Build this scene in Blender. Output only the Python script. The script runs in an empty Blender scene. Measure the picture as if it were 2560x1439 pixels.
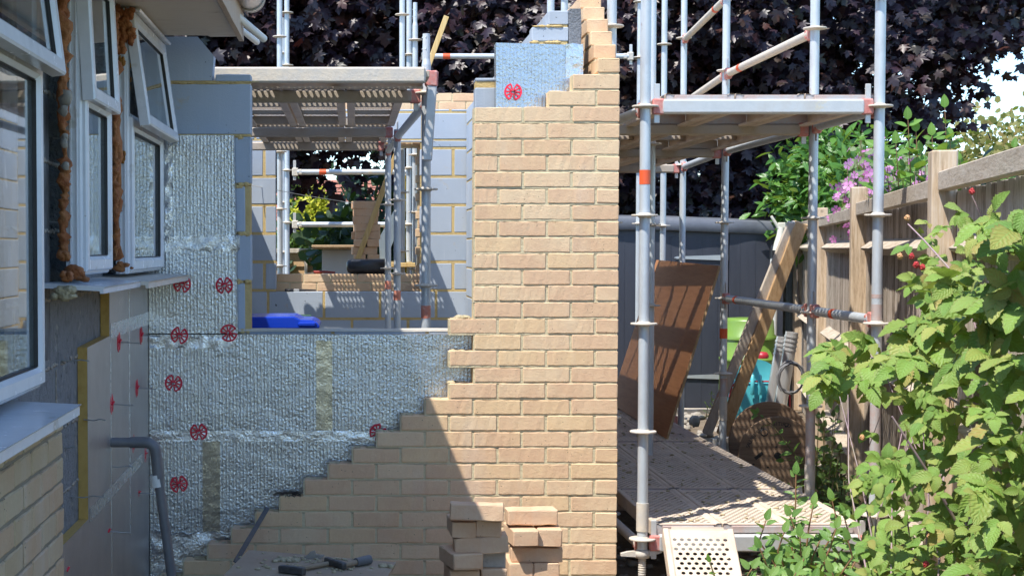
import bpy, math, random
import numpy as np
from mathutils import Vector, Matrix, Euler
R = math.radians
rnd = random.Random(11)
U = rnd.uniform
sc = bpy.context.scene
COL = sc.collection

# ------------------------------------------------------------------ camera model (used to turn measurements into metres)
F = 3900.0; CX = 880.0; HY = 618.0; EYE = 1.65
AL = R(2.2)                                   # small downward pitch of the camera
PY = HY + F * math.tan(AL)                    # where the optical axis meets the picture
def ZP(py, Y):
    q = (PY - py) / F
    return EYE + Y * math.tan(math.atan(q) - AL)
def XP(px, Y, z=EYE):
    d = Y * math.cos(AL) - (z - EYE) * math.sin(AL)
    return (px - CX) * d / F
def P(px, py, Y):
    z = ZP(py, Y)
    return Vector((XP(px, Y, z), Y, z))

# ------------------------------------------------------------------ mesh builder
class MB:
    def __init__(s): s.v = []; s.f = []; s.s = []; s.uv = None
    def add(s, vs, fs, smooth=False):
        b = len(s.v); s.v.extend([tuple(x) for x in vs])
        s.f.extend([tuple(b + i for i in f) for f in fs]); s.s.extend([smooth] * len(fs)); return s
    def box(s, x0, x1, y0, y1, z0, z1):
        return s.add([(x0,y0,z0),(x1,y0,z0),(x1,y1,z0),(x0,y1,z0),(x0,y0,z1),(x1,y0,z1),(x1,y1,z1),(x0,y1,z1)],
                     [(0,3,2,1),(4,5,6,7),(0,1,5,4),(1,2,6,5),(2,3,7,6),(3,0,4,7)])
    def rbox(s, M, L, W, H, ch=.003, n=1, jit=0.0):
        """chamfered box, length along local x, centred; jitter gives worn arrises"""
        def ring(x, ins):
            w, h, c = W/2 - ins, H/2 - ins, ch
            return [(x,-w,-h+c),(x,-w,h-c),(x,-w+c,h),(x,w-c,h),(x,w,h-c),(x,w,-h+c),(x,w-c,-h),(x,-w+c,-h)]
        xs = [(-L/2, ch)] + [(-L/2 + ch + (L-2*ch)*i/n, 0) for i in range(n+1)] + [(L/2, ch)]
        vs = []
        for x, ins in xs:
            for p in ring(x, ins):
                p = Vector(p)
                if jit: p += Vector((U(-jit,jit), U(-jit,jit)*.6, U(-jit,jit)))
                vs.append(M @ p)
        fs = []
        m = len(xs)
        for i in range(m-1):
            for k in range(8):
                a = i*8+k; b = i*8+(k+1) % 8
                fs.append((a, a+8, b+8, b))
        fs.append(tuple(range(8))); fs.append(tuple((m-1)*8 + 7 - k for k in range(8)))
        return s.add(vs, fs)
    def cbox(s, x0, x1, y0, y1, z0, z1, ch=.003, n=1, jit=0.0, axis='x'):
        c = Vector(((x0+x1)/2, (y0+y1)/2, (z0+z1)/2)); M = Matrix.Translation(c)
        if axis == 'x': return s.rbox(M, x1-x0, y1-y0, z1-z0, ch, n, jit)
        if axis == 'y': return s.rbox(M @ Matrix.Rotation(math.pi/2, 4, 'Z'), y1-y0, x1-x0, z1-z0, ch, n, jit)
        return s.rbox(M @ Matrix.Rotation(-math.pi/2, 4, 'Y'), z1-z0, y1-y0, x1-x0, ch, n, jit)
    def beam(s, p0, p1, W, H, up=(0,0,1), ch=.003, n=1, jit=0.0):
        p0 = Vector(p0); p1 = Vector(p1); x = (p1-p0); L = x.length; x.normalize()
        y = Vector(up).cross(x).normalized(); z = x.cross(y)
        M = Matrix((x, y, z)).transposed().to_4x4(); M.translation = (p0+p1)/2
        return s.rbox(M, L, W, H, ch, n, jit)
    def tube(s, p0, p1, r, n=14, r1=None, caps=True, hollow=False):
        p0 = Vector(p0); p1 = Vector(p1); r1 = r if r1 is None else r1
        z = (p1-p0).normalized(); x = z.orthogonal().normalized(); y = z.cross(x)
        cs = [(math.cos(2*math.pi*k/n), math.sin(2*math.pi*k/n)) for k in range(n)]
        vs = [p0 + (x*a+y*b)*r for a, b in cs] + [p1 + (x*a+y*b)*r1 for a, b in cs]
        s.add(vs, [(k, (k+1) % n, n+(k+1) % n, n+k) for k in range(n)], True)
        if caps and not hollow:
            s.add(vs[:n], [tuple(range(n-1, -1, -1))]); s.add(vs[n:], [tuple(range(n))])
        if hollow:
            vs = [p0 + (x*a+y*b)*r*.84 for a, b in cs] + [p1 + (x*a+y*b)*r1*.84 for a, b in cs]
            s.add(vs, [(k, n+k, n+(k+1) % n, (k+1) % n) for k in range(n)], True)
            for q, rr in ((p0, r), (p1, r1)):
                s.add([q + (x*a+y*b)*rr for a, b in cs] + [q + (x*a+y*b)*rr*.84 for a, b in cs],
                      [(k, (k+1) % n, n+(k+1) % n, n+k) for k in range(n)])
        return s
    def path(s, pts, r, n=8, r1=None):
        pts = [Vector(p) for p in pts]; m = len(pts); r1 = r if r1 is None else r1
        vs = []; px = None
        for i, p in enumerate(pts):
            t = (pts[min(i+1, m-1)] - pts[max(i-1, 0)]).normalized()
            px = t.orthogonal().normalized() if px is None else (px - t*px.dot(t)).normalized()
            py = t.cross(px); rr = r + (r1-r)*i/(m-1)
            vs += [p + (px*math.cos(2*math.pi*k/n) + py*math.sin(2*math.pi*k/n))*rr for k in range(n)]
        fs = [(i*n+k, i*n+(k+1) % n, (i+1)*n+(k+1) % n, (i+1)*n+k) for i in range(m-1) for k in range(n)]
        s.add(vs, fs, True)
        s.add(vs[:n], [tuple(range(n-1, -1, -1))]); s.add(vs[-n:], [tuple(range(n))])
        return s
    def lathe(s, prof, M=Matrix(), n=24, smooth=True):
        vs = [M @ Vector((r*math.cos(2*math.pi*k/n), r*math.sin(2*math.pi*k/n), z)) for r, z in prof for k in range(n)]
        fs = [(i*n+k, i*n+(k+1) % n, (i+1)*n+(k+1) % n, (i+1)*n+k) for i in range(len(prof)-1) for k in range(n)]
        return s.add(vs, fs, smooth)
    def prism(s, poly, fr, d):
        """poly [(a,b)], fr(a,b)->Vector, extruded by vector d"""
        d = Vector(d); a = [Vector(fr(*p)) for p in poly]; n = len(a)
        vs = a + [p+d for p in a]
        return s.add(vs, [tuple(range(n-1, -1, -1)), tuple(range(n, 2*n))] + [(k, (k+1) % n, n+(k+1) % n, n+k) for k in range(n)])
    def blob(s, c, rx, ry, rz, n=10, m=7, jit=.15, rr=None):
        rr = rr or rnd
        vs = []; ph = rr.uniform(0, 9)
        for i in range(m+1):
            t = math.pi*i/m
            for k in range(n):
                a = 2*math.pi*k/n; q = 1 + (jit*math.sin(3*a+ph)*math.sin(2*t+ph) + rr.uniform(-jit, jit)*.6 if 0 < i < m else 0)
                vs.append((c[0]+rx*q*math.sin(t)*math.cos(a), c[1]+ry*q*math.sin(t)*math.sin(a), c[2]+rz*q*math.cos(t)))
        return s.add(vs, [(i*n+k, (i+1)*n+k, (i+1)*n+(k+1) % n, i*n+(k+1) % n) for i in range(m) for k in range(n)], True)
    def build(s, name, mat, parent=None, loc=None):
        me = bpy.data.meshes.new(name)
        o = bpy.data.objects.new(name, me); COL.objects.link(o)
        if parent is not None:
            base = WL[parent.name]; o.parent = parent; WL[o.name] = base
        else:
            base = Vector(loc) if loc is not None else Vector((0,0,0)); o.location = base; WL[o.name] = base
        me.from_pydata([(x-base[0], y-base[1], z-base[2]) for x, y, z in s.v], [], s.f)
        me.polygons.foreach_set('use_smooth', s.s)
        if s.uv:
            uvl = me.uv_layers.new(name='UV'); uvl.data.foreach_set('uv', [c for u in s.uv for c in u])
        if mat is not None: me.materials.append(mat)
        me.validate(); me.update()
        return o
WL = {}
def tag(o, label=None, cat=None, group=None, kind=None):
    if label: o['label'] = label
    if cat: o['category'] = cat
    if group: o['group'] = group
    if kind: o['kind'] = kind
    return o
def thing(name, label, cat, loc, group=None):
    o = bpy.data.objects.new(name, None); COL.objects.link(o); o.empty_display_size = .1
    o.location = loc; WL[o.name] = Vector(loc); return tag(o, label, cat, group)
def struct(name, mb, m): return tag(mb.build(name, m), kind='structure')
def copy_tree(o, parent=None):
    c = o.copy(); COL.objects.link(c)
    if parent: c.parent = parent
    WL[c.name] = WL[o.name]
    for ch in list(o.children): copy_tree(ch, c)
    return c

# ------------------------------------------------------------------ materials
def nt(name):
    m = bpy.data.materials.new(name); m.use_nodes = True; t = m.node_tree
    b = t.nodes['Principled BSDF']; return m, t, b
def N(t, k, **kw):
    n = t.nodes.new(k)
    for a, v in kw.items(): setattr(n, a, v)
    return n
def L(t, a, b): t.links.new(a, b)
def setin(n, d):
    for k, v in d.items(): n.inputs[k].default_value = v
def ramp(t, fac, cols, pos=None):
    r = N(t, 'ShaderNodeValToRGB'); e = r.color_ramp.elements
    pos = pos or [i/(len(cols)-1) for i in range(len(cols))]
    while len(e) < len(cols): e.new(.5)
    for i, (c, p) in enumerate(zip(cols, pos)):
        e[i].position = p; e[i].color = (*c, 1)
    L(t, fac, r.inputs[0]); return r.outputs[0]
def noise(t, scale, detail=5, rough=.6, vec=None, dist=0):
    n = N(t, 'ShaderNodeTexNoise'); setin(n, {'Scale': scale, 'Detail': detail, 'Roughness': rough, 'Distortion': dist})
    if vec is not None: L(t, vec, n.inputs['Vector'])
    return n.outputs['Fac']
def mixc(t, f, a, b, blend='MIX'):
    m = N(t, 'ShaderNodeMix', data_type='RGBA', blend_type=blend)
    for s, v in ((m.inputs[0], f), (m.inputs[6], a), (m.inputs[7], b)):
        if hasattr(v, 'links'): L(t, v, s)
        else: s.default_value = v if isinstance(v, (int, float)) else (*v, 1)
    return m.outputs[2]
def mth(t, op, a, b=None, c=None, clamp=False):
    m = N(t, 'ShaderNodeMath', operation=op, use_clamp=clamp)
    for s, v in zip(m.inputs, (a, b, c)):
        if v is None: continue
        if hasattr(v, 'links'): L(t, v, s)
        else: s.default_value = v
    return m.outputs[0]
def bump(t, b, h, strength=.5, dist=.005, prev=None):
    n = N(t, 'ShaderNodeBump'); setin(n, {'Strength': strength, 'Distance': dist}); L(t, h, n.inputs['Height'])
    if prev is not None: L(t, prev, n.inputs['Normal'])
    if b is not None: L(t, n.outputs[0], b.inputs['Normal'])
    return n.outputs[0]
def coord(t, stretch=None, kind='Object'):
    c = N(t, 'ShaderNodeTexCoord').outputs[kind]
    if stretch:
        m = N(t, 'ShaderNodeMapping'); m.inputs['Scale'].default_value = stretch; L(t, c, m.inputs[0]); c = m.outputs[0]
    return c
def mat(name, cols, ns=8, rough=.6, metal=0, bs=None, bstr=.4, bdist=.003, island=0, stretch=None, spots=None, spec=.5, rvar=0, pos=None, coat=0):
    """cols mixed by noise; island = share of the mix that is random per loose piece; spots = (colour, scale, threshold)"""
    m, t, b = nt(name); c = coord(t, stretch)
    f = noise(t, ns, 6, .65, c)
    f = mth(t, 'MULTIPLY_ADD', f, 1.6, -.3, clamp=True)
    if island:
        g = N(t, 'ShaderNodeNewGeometry').outputs['Random Per Island']
        f = mth(t, 'ADD', mth(t, 'MULTIPLY', g, island), mth(t, 'MULTIPLY', f, 1-island))
    col = ramp(t, f, cols, pos)
    if spots:
        for sp in (spots if isinstance(spots, list) else [spots]):
            k = noise(t, sp[1], 4, .7, c); k = mth(t, 'MULTIPLY', mth(t, 'SUBTRACT', k, sp[2]), 14, clamp=True)
            col = mixc(t, k, col, sp[0])
    L(t, col, b.inputs['Base Color']); setin(b, {'Roughness': rough, 'Metallic': metal, 'Specular IOR Level': spec, 'Coat Weight': coat})
    if rvar:
        r = mth(t, 'MULTIPLY_ADD', noise(t, ns*3, 4, .6, c), rvar, rough - rvar/2); L(t, r, b.inputs['Roughness'])
    if bs: bump(t, b, noise(t, bs, 5, .7, c), bstr, bdist)
    return m

# bricks
def brick_mat(name, cols):
    m, t, b = nt(name); c = coord(t)
    g = N(t, 'ShaderNodeNewGeometry').outputs['Random Per Island']
    n1 = noise(t, 14, 5, .6, c)
    off = N(t, 'ShaderNodeCombineXYZ'); L(t, mth(t, 'MULTIPLY', g, 50), off.inputs[0]); L(t, mth(t, 'MULTIPLY', g, 31), off.inputs[2])
    va = N(t, 'ShaderNodeVectorMath', operation='ADD'); L(t, c, va.inputs[0]); L(t, off.outputs[0], va.inputs[1])
    n2 = noise(t, 7, 3, .5, va.outputs[0])
    f = mth(t, 'ADD', mth(t, 'MULTIPLY', g, .62), mth(t, 'MULTIPLY', n2, .42), clamp=True)
    col = ramp(t, f, cols)
    col = mixc(t, .35, col, ramp(t, noise(t, 90, 4, .7, c), [(.50,.36,.2),(.86,.72,.5)]), 'OVERLAY')
    vo = N(t, 'ShaderNodeTexVoronoi'); vo.inputs['Scale'].default_value = 46; L(t, va.outputs[0], vo.inputs['Vector'])
    gate = mth(t, 'GREATER_THAN', noise(t, 9, 2, .5, va.outputs[0]), .54)
    pit = mth(t, 'MULTIPLY', mth(t, 'LESS_THAN', vo.outputs['Distance'], .1), gate)
    col = mixc(t, mth(t, 'MULTIPLY', pit, .8), col, (.13,.10,.08))
    sm = mth(t, 'MULTIPLY', mth(t, 'SUBTRACT', noise(t, 10, 6, .8, c), .60), 7, clamp=True)
    col = mixc(t, mth(t, 'MULTIPLY', sm, .38), col, (.66,.55,.38))
    bl = mth(t, 'MULTIPLY', mth(t, 'SUBTRACT', noise(t, 1, 4, .6, coord(t, (4,4,1.1))), .56), 5, clamp=True)
    col = mixc(t, mth(t, 'MULTIPLY', bl, .30), col, (.66,.60,.52))
    ch = mth(t, 'MULTIPLY', mth(t, 'SUBTRACT', noise(t, 26, 3, .7, va.outputs[0]), .70), 12, clamp=True)
    col = mixc(t, mth(t, 'MULTIPLY', ch, .5), col, (.36,.22,.15))
    L(t, col, b.inputs['Base Color']); setin(b, {'Roughness': .92, 'Specular IOR Level': .25})
    h = mth(t, 'ADD', noise(t, 55, 6, .75, c), mth(t, 'MULTIPLY', noise(t, 240, 3, .6, c), .5))
    h = mth(t, 'SUBTRACT', h, mth(t, 'MULTIPLY', pit, .8))
    bump(t, b, h, .6, .005)
    return m
M = {}
M['brick'] = brick_mat('buff brick', [(.57,.37,.26),(.70,.505,.355),(.67,.46,.33),(.73,.55,.395),(.65,.445,.315),(.72,.52,.345),(.76,.59,.42)])
M['brick_old'] = brick_mat('weathered house brick', [(.52,.43,.30),(.46,.38,.27),(.50,.44,.33),(.49,.37,.265),(.55,.47,.345)])
M['brick_loose'] = brick_mat('loose brick', [(.64,.44,.31),(.70,.53,.39),(.60,.39,.28),(.72,.60,.47),(.64,.48,.36)])
M['brick_grey'] = mat('soot grey brick face', [(.30,.27,.24),(.47,.42,.36),(.20,.19,.18)], 16, .9, bs=60, bstr=.6)
M['mortar'] = mat('buff mortar', [(.56,.46,.28),(.66,.56,.36),(.48,.39,.23)], 12, .95, bs=70, bstr=.9, bdist=.006, spec=.2)
M['mortar_old'] = mat('old grey mortar', [(.24,.21,.15),(.32,.28,.21)], 12, .95, bs=70, bstr=.9, bdist=.006)
M['gold_mortar'] = mat('ochre block mortar', [(.52,.36,.14),(.60,.44,.20),(.46,.31,.12)], 12, .95, bs=60, bstr=.9, bdist=.006, spec=.2)
M['rubble_mortar'] = mat('crumbly mortar', [(.45,.36,.20),(.58,.50,.34)], 30, .95, bs=60, bstr=1, bdist=.01)
def block_mat():
    m, t, b = nt('aerated block'); c = coord(t)
    va = N(t, 'ShaderNodeVectorMath', operation='ADD'); L(t, c, va.inputs[0]); nn_ = N(t, 'ShaderNodeTexNoise'); nn_.inputs['Scale'].default_value = 2.3; L(t, c, nn_.inputs['Vector']); L(t, nn_.outputs['Color'], va.inputs[1])
    g = N(t, 'ShaderNodeNewGeometry').outputs['Random Per Island']
    f = mth(t, 'ADD', mth(t, 'MULTIPLY', g, .5), mth(t, 'MULTIPLY', noise(t, 5, 6, .6, c), .5), clamp=True)
    col = ramp(t, f, [(.30,.35,.41),(.37,.42,.48),(.43,.475,.53),(.34,.39,.45)])
    st = coord(t, (60,60,2.5)); ln = mth(t, 'MULTIPLY', mth(t, 'SUBTRACT', noise(t, 1.2, 3, .6, st), .6), 5, clamp=True)
    col = mixc(t, mth(t, 'MULTIPLY', ln, .5), col, (.56,.58,.61))
    sm = mth(t, 'MULTIPLY', mth(t, 'SUBTRACT', noise(t, 3.1, 6, .75, c), .60), 9, clamp=True)
    col = mixc(t, mth(t, 'MULTIPLY', sm, .75), col, (.52,.40,.22))
    vo = N(t, 'ShaderNodeTexVoronoi'); vo.inputs['Scale'].default_value = 17; vo.inputs['Randomness'].default_value = 1; L(t, va.outputs[0], vo.inputs['Vector'])
    pit = mth(t, 'MULTIPLY', mth(t, 'LESS_THAN', vo.outputs['Distance'], mth(t, 'MULTIPLY', noise(t, 3.3, 2, .5, c), .17)), mth(t, 'GREATER_THAN', noise(t, 7, 2, .5, c), .58))
    col = mixc(t, pit, col, (.08,.09,.10))
    L(t, col, b.inputs['Base Color']); setin(b, {'Roughness': .9, 'Specular IOR Level': .2})
    bump(t, b, mth(t, 'ADD', noise(t, 120, 4, .7, c), noise(t, 8, 3, .5, c)), .35, .004)
    return m
M['block'] = block_mat()
M['rough_block'] = mat('rough cut block face', [(.17,.18,.20),(.27,.29,.32),(.20,.21,.23)], 60, .95, bs=75, bstr=1, bdist=.03)
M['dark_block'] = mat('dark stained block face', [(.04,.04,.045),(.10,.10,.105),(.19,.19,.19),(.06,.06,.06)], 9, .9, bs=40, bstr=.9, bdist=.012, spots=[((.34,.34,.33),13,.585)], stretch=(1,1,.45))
M['grey_block'] = mat('exposed grey block face', [(.09,.095,.10),(.27,.28,.29),(.18,.18,.18)], 12, .9, bs=45, bstr=1, bdist=.02, spots=[((.40,.39,.36),9,.6),((.05,.05,.05),22,.62)])
# foils
def foil_mat(name, ribs=True, tint=(.60,.63,.68), rough=.24, wr=1.0):
    m, t, b = nt(name); c = coord(t)
    sep = N(t, 'ShaderNodeSeparateXYZ'); L(t, c, sep.inputs[0])
    wob = mth(t, 'MULTIPLY', noise(t, 3, 3, .5, c), .02)
    h1 = mth(t, 'SINE', mth(t, 'MULTIPLY', mth(t, 'ADD', sep.outputs[0], wob), 2*math.pi/.0165))
    rib = mth(t, 'POWER', mth(t, 'MULTIPLY_ADD', h1, .5, .5), 3)
    big = noise(t, 6, 3, .55, c, .3); cr = noise(t, 75, 4, .7, c, .5)
    vo = N(t, 'ShaderNodeTexVoronoi', feature='SMOOTH_F1'); vo.inputs['Scale'].default_value = 95; L(t, c, vo.inputs['Vector'])
    h = mth(t, 'ADD', mth(t, 'MULTIPLY', cr, .95*wr), mth(t, 'MULTIPLY', vo.outputs['Distance'], .5*wr))
    h = mth(t, 'ADD', h, mth(t, 'MULTIPLY', big, 2.4*wr))
    if ribs: h = mth(t, 'ADD', h, mth(t, 'MULTIPLY', rib, .24))
    col = ramp(t, noise(t, 5, 5, .7, c), [tint, tuple(x*.86 for x in tint), (tint[0]*.92, tint[1]*.88, tint[2]*.78)])
    if ribs:
        edge = mth(t, 'MULTIPLY', rib, mth(t, 'MULTIPLY', noise(t, 7, 3, .6, c), .75))
        col = mixc(t, edge, col, (.56,.52,.42))
    L(t, col, b.inputs['Base Color']); setin(b, {'Metallic': .93})
    L(t, mth(t, 'MULTIPLY_ADD', noise(t, 11, 4, .6, c), .2, rough-.09), b.inputs['Roughness'])
    bump(t, b, h, .8, .0025)
    return m
M['foil'] = foil_mat('bubble foil insulation')
M['foil_tape'] = foil_mat('crumpled foil tape', False, (.80,.81,.83), .25, 1.0)
M['foil_tape_reflect_tint'] = foil_mat('smooth foil tape', False, (.62,.58,.50), .22, .35)  # beige reflection put into the tint of this smoother foil
M['pir_face'] = mat('insulation board foil face', [(.42,.405,.395),(.50,.485,.475),(.38,.37,.37)], 3, .42, .82, bs=26, bstr=.25, bdist=.004, spots=[((.68,.67,.66),8,.66)], rvar=.15)
M['pir_foam'] = mat('insulation board foam edge', [(.46,.27,.07),(.54,.34,.10),(.38,.22,.05)], 16, .95, bs=90, bstr=.7)
M['red_clip'] = mat('red plastic clip', [(.62,.008,.035),(.72,.015,.05)], 20, .38)
M['tie'] = mat('steel wall tie', [(.42,.43,.44),(.55,.56,.56)], 30, .4, .9)
M['pvc'] = mat('white window plastic', [(.66,.68,.71),(.72,.735,.76),(.58,.60,.62)], 5, .25, bs=30, bstr=.06, spots=[((.50,.48,.44),4,.60),((.36,.31,.25),24,.70)], rvar=.14)
M['gasket'] = mat('black window gasket', [(.015,.016,.018),(.03,.03,.03)], 20, .5)
M['foam'] = mat('orange expanding foam', [(.20,.055,.014),(.30,.09,.022),(.38,.15,.045),(.14,.04,.012)], 22, .62, bs=48, bstr=.9, bdist=.012)
M['foam_cut'] = mat('cut expanding foam', [(.25,.09,.015),(.34,.16,.03),(.20,.06,.012)], 30, .8, bs=90, bstr=.9, bdist=.006)
M['soffit'] = mat('weathered cream soffit', [(.62,.55,.455),(.68,.62,.53),(.55,.48,.385)], 4, .7, bs=40, bstr=.3, stretch=(1,3,1), spots=[((.24,.18,.12),6,.665)])
M['fascia'] = mat('peeling painted fascia', [(.55,.48,.38),(.48,.38,.29),(.60,.56,.48)], 10, .75, bs=50, bstr=.6, spots=[((.25,.17,.11),10,.6)])
M['gutter'] = mat('dirty plastic gutter', [(.30,.26,.215),(.42,.38,.33),(.50,.47,.42)], 5, .35, bs=60, bstr=.15, stretch=(1,.4,1), spots=[((.12,.10,.09),16,.64)])
M['roof_tile'] = mat('brown roof tile', [(.16,.09,.06),(.24,.13,.09)], 5, .9, island=.5, bs=40)
M['galv'] = mat('galvanised steel tube', [(.48,.52,.55),(.60,.64,.66),(.54,.57,.59),(.44,.47,.50)], 14, .5, .35, bs=70, bstr=.22, spots=[((.66,.60,.51),9,.61),((.36,.22,.16),15,.68)], rvar=.2, stretch=(1,1,.5))
M['galv_dirty'] = mat('cement splashed steel', [(.50,.45,.37),(.64,.56,.45),(.55,.51,.45),(.70,.62,.50)], 14, .8, .05, bs=60, bstr=.7, bdist=.004)
M['galv_red'] = mat('red primed worn steel', [(.50,.20,.15),(.52,.36,.31),(.48,.47,.46),(.56,.24,.17)], 9, .6, .25, bs=60, bstr=.3)
M['wedge'] = mat('red painted coupling', [(.52,.10,.09),(.60,.24,.2),(.50,.40,.37)], 40, .6, .15, bs=90, bstr=.5)
M['deck'] = mat('dusty steel deck', [(.58,.47,.36),(.66,.55,.44),(.53,.42,.325),(.58,.39,.30)], 7, .85, .0, bs=60, bstr=.6, bdist=.003, pos=[0,.4,.8,1])
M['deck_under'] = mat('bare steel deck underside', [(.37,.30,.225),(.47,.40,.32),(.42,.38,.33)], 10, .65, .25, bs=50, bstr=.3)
M['beam_steel'] = mat('worn steel transom', [(.50,.51,.51),(.60,.60,.59),(.55,.50,.44)], 7, .5, .4, bs=50, bstr=.3, spots=[((.66,.58,.44),6,.64)])
M['orange_sticker'] = mat('orange band sticker', [(.85,.10,.02),(.72,.13,.05)], 40, .5)
M['sticker_worn'] = mat('worn pink sticker', [(.70,.55,.47),(.66,.20,.12),(.60,.50,.45)], 45, .6)
def wood(name, cols, scale=1.0, axis='z', rough=.8, knots=True, bstr=.4, con=2.6):
    m, t, b = nt(name)
    s = {'x': (.7,9,9), 'y': (9,.7,9), 'z': (9,9,.7)}[axis]
    c = coord(t, tuple(k*scale for k in s)); c0 = coord(t)
    g = N(t, 'ShaderNodeNewGeometry').outputs['Random Per Island']
    n = noise(t, 2.2, 6, .65, c, 1.2); fine = noise(t, 12, 4, .7, c)
    f = mth(t, 'ADD', mth(t, 'ADD', mth(t, 'MULTIPLY', n, .55), mth(t, 'MULTIPLY', fine, .45)), mth(t, 'MULTIPLY_ADD', g, .14, -.07))
    f = mth(t, 'MULTIPLY_ADD', mth(t, 'SUBTRACT', f, .5), con, .5, clamp=True)
    col = ramp(t, f, cols, [.15,.5,.9] if len(cols) == 3 else None)
    if knots:
        vo = N(t, 'ShaderNodeTexVoronoi'); vo.inputs['Scale'].default_value = 5*scale; L(t, c0, vo.inputs['Vector'])
        k = mth(t, 'MULTIPLY', mth(t, 'SUBTRACT', .09, vo.outputs['Distance']), 14, clamp=True)
        col = mixc(t, mth(t, 'MULTIPLY', k, .7), col, tuple(x*.35 for x in cols[0]))
    L(t, col, b.inputs['Base Color']); setin(b, {'Roughness': rough, 'Specular IOR Level': .25})
    bump(t, b, mth(t, 'ADD', fine, n), bstr, .004); return m
M['fence_wood'] = wood('weathered fence timber', [(.30,.21,.13),(.54,.41,.28),(.64,.54,.42)])
M['fence_rail'] = wood('weathered fence rail', [(.34,.27,.20),(.50,.42,.33),(.60,.53,.44)], axis='y')
M['fence_board'] = wood('silvered fence board', [(.20,.155,.115),(.46,.38,.30),(.62,.54,.46)], 2.6, knots=False, bstr=.9, con=3.2)
M['timber'] = wood('sawn timber', [(.42,.25,.12),(.56,.36,.185),(.64,.45,.26)])
M['timber_grey'] = wood('greying sawn timber', [(.44,.37,.29),(.58,.50,.40),(.66,.58,.49)])
M['prop_timber'] = wood('yellow timber batten', [(.48,.31,.12),(.60,.42,.18),(.66,.50,.25)])
M['ply'] = wood('brown faced plywood', [(.34,.145,.062),(.42,.19,.085),(.48,.23,.11)], .5, 'y', .55, False, .12)
M['ply_edge'] = wood('plywood edge', [(.34,.20,.10),(.46,.30,.16),(.50,.36,.21)], 2, 'y', .8, False)
M['ply_dirty'] = mat('mortar stained plywood', [(.33,.235,.16),(.40,.30,.21),(.45,.38,.26)], 5, .9, bs=60, bstr=.6, spots=[((.50,.45,.34),12,.60),((.12,.10,.08),34,.67)])
M['spool'] = wood('cable drum plywood', [(.17,.11,.07),(.27,.18,.115),(.34,.24,.16)], .8, 'x', .8, True, .3)
M['spool_print'] = mat('black stencil ink', [(.03,.03,.035),(.05,.05,.05)], 40, .8)
M['shed'] = mat('dark grey shed panel', [(.032,.037,.05),(.045,.05,.066),(.055,.06,.075)], 2.5, .42, .0, bs=14, bstr=.25, bdist=.006, stretch=(3,3,.4), spots=[((.11,.12,.13),26,.72)])
M['shed_trim'] = mat('grey shed capping', [(.09,.10,.12),(.13,.14,.165),(.16,.17,.19)], 6, .5, .1, bs=20, bstr=.35)
M['hinge'] = mat('pale steel hinge', [(.42,.46,.47),(.54,.57,.57)], 12, .5, .5)
M['green_plastic'] = mat('lime green plastic', [(.15,.27,.045),(.19,.32,.06)], 4, .35, bs=60, bstr=.08)
M['teal'] = mat('turquoise plastic', [(.06,.42,.50),(.10,.50,.57),(.14,.55,.60)], 4, .35, bs=50, bstr=.08)
M['red_plastic'] = mat('red plastic', [(.38,.02,.035),(.46,.035,.05)], 6, .4)
M['steel'] = mat('stainless steel tube', [(.60,.59,.57),(.72,.71,.69)], 5, .3, .6, stretch=(1,1,.2))
M['black_plastic'] = mat('black plastic', [(.012,.013,.016),(.03,.032,.036)], 8, .32)
M['white_plastic'] = mat('white plastic', [(.66,.66,.62),(.74,.74,.70)], 6, .4)
M['cream'] = mat('cream plastic bag', [(.60,.58,.48),(.70,.68,.58)], 8, .6, bs=20, bstr=.6, bdist=.01)
M['grey_pipe'] = mat('grey waste pipe', [(.105,.105,.11),(.15,.15,.155),(.20,.19,.185)], 7, .45, bs=50, bstr=.12)
M['blue_plastic'] = mat('blue bin plastic', [(.004,.035,.42),(.01,.055,.52)], 4, .25, bs=40, bstr=.05)
M['bin_green'] = mat('dark green bin plastic', [(.012,.055,.03),(.02,.075,.04)], 4, .4)
M['soil'] = mat('dry soil and rubble', [(.10,.07,.048),(.17,.125,.085),(.24,.185,.13),(.13,.09,.06)], 6, .95, bs=26, bstr=1, bdist=.03, spots=[((.42,.35,.25),22,.64)])
M['lawn'] = mat('rough garden ground', [(.05,.07,.02),(.09,.10,.035),(.15,.12,.07)], 2, .95, bs=26, bstr=1, bdist=.03)
M['concrete'] = mat('concrete floor', [(.32,.30,.27),(.40,.38,.34)], 4, .9, bs=40)
M['stone'] = mat('rubble stone', [(.22,.19,.16),(.34,.30,.25),(.40,.37,.32)], 14, .95, bs=40, bstr=.8)
M['red_tile'] = mat('red roof tiles', [(.30,.10,.06),(.38,.15,.10),(.26,.09,.06)], 6, .85, island=.6)
M['render_wall'] = mat('pale render', [(.55,.54,.50),(.62,.60,.56)], 3, .9)
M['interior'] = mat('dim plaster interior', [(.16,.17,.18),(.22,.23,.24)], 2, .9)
M['black_iron'] = mat('dark worn tool steel', [(.05,.05,.052),(.14,.135,.13)], 30, .5, .5, bs=60)
M['tool_wood'] = mat('worn tool handle', [(.33,.25,.17),(.24,.18,.12)], 30, .7)
M['metal_blue'] = mat('blue grey sheet metal', [(.30,.38,.44),(.38,.45,.50)], 5, .4, .5)
M['yellow_paint'] = mat('yellow and black painted pole', [(.55,.40,.03),(.45,.33,.04),(.10,.10,.10)], 16, .5, pos=[0,.55,.62])
M['string'] = mat('white builders line', [(.70,.68,.62),(.74,.72,.66)], 9, .8)
M['red_handle'] = mat('dull red handle', [(.30,.035,.02),(.22,.03,.02)], 20, .5)
def glass():
    m, t, b = nt('window glass'); setin(b, {'Base Color': (.86,.93,.93,1), 'Roughness': .015, 'Transmission Weight': 1, 'IOR': 1.52}); return m
M['glass'] = glass()
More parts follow.
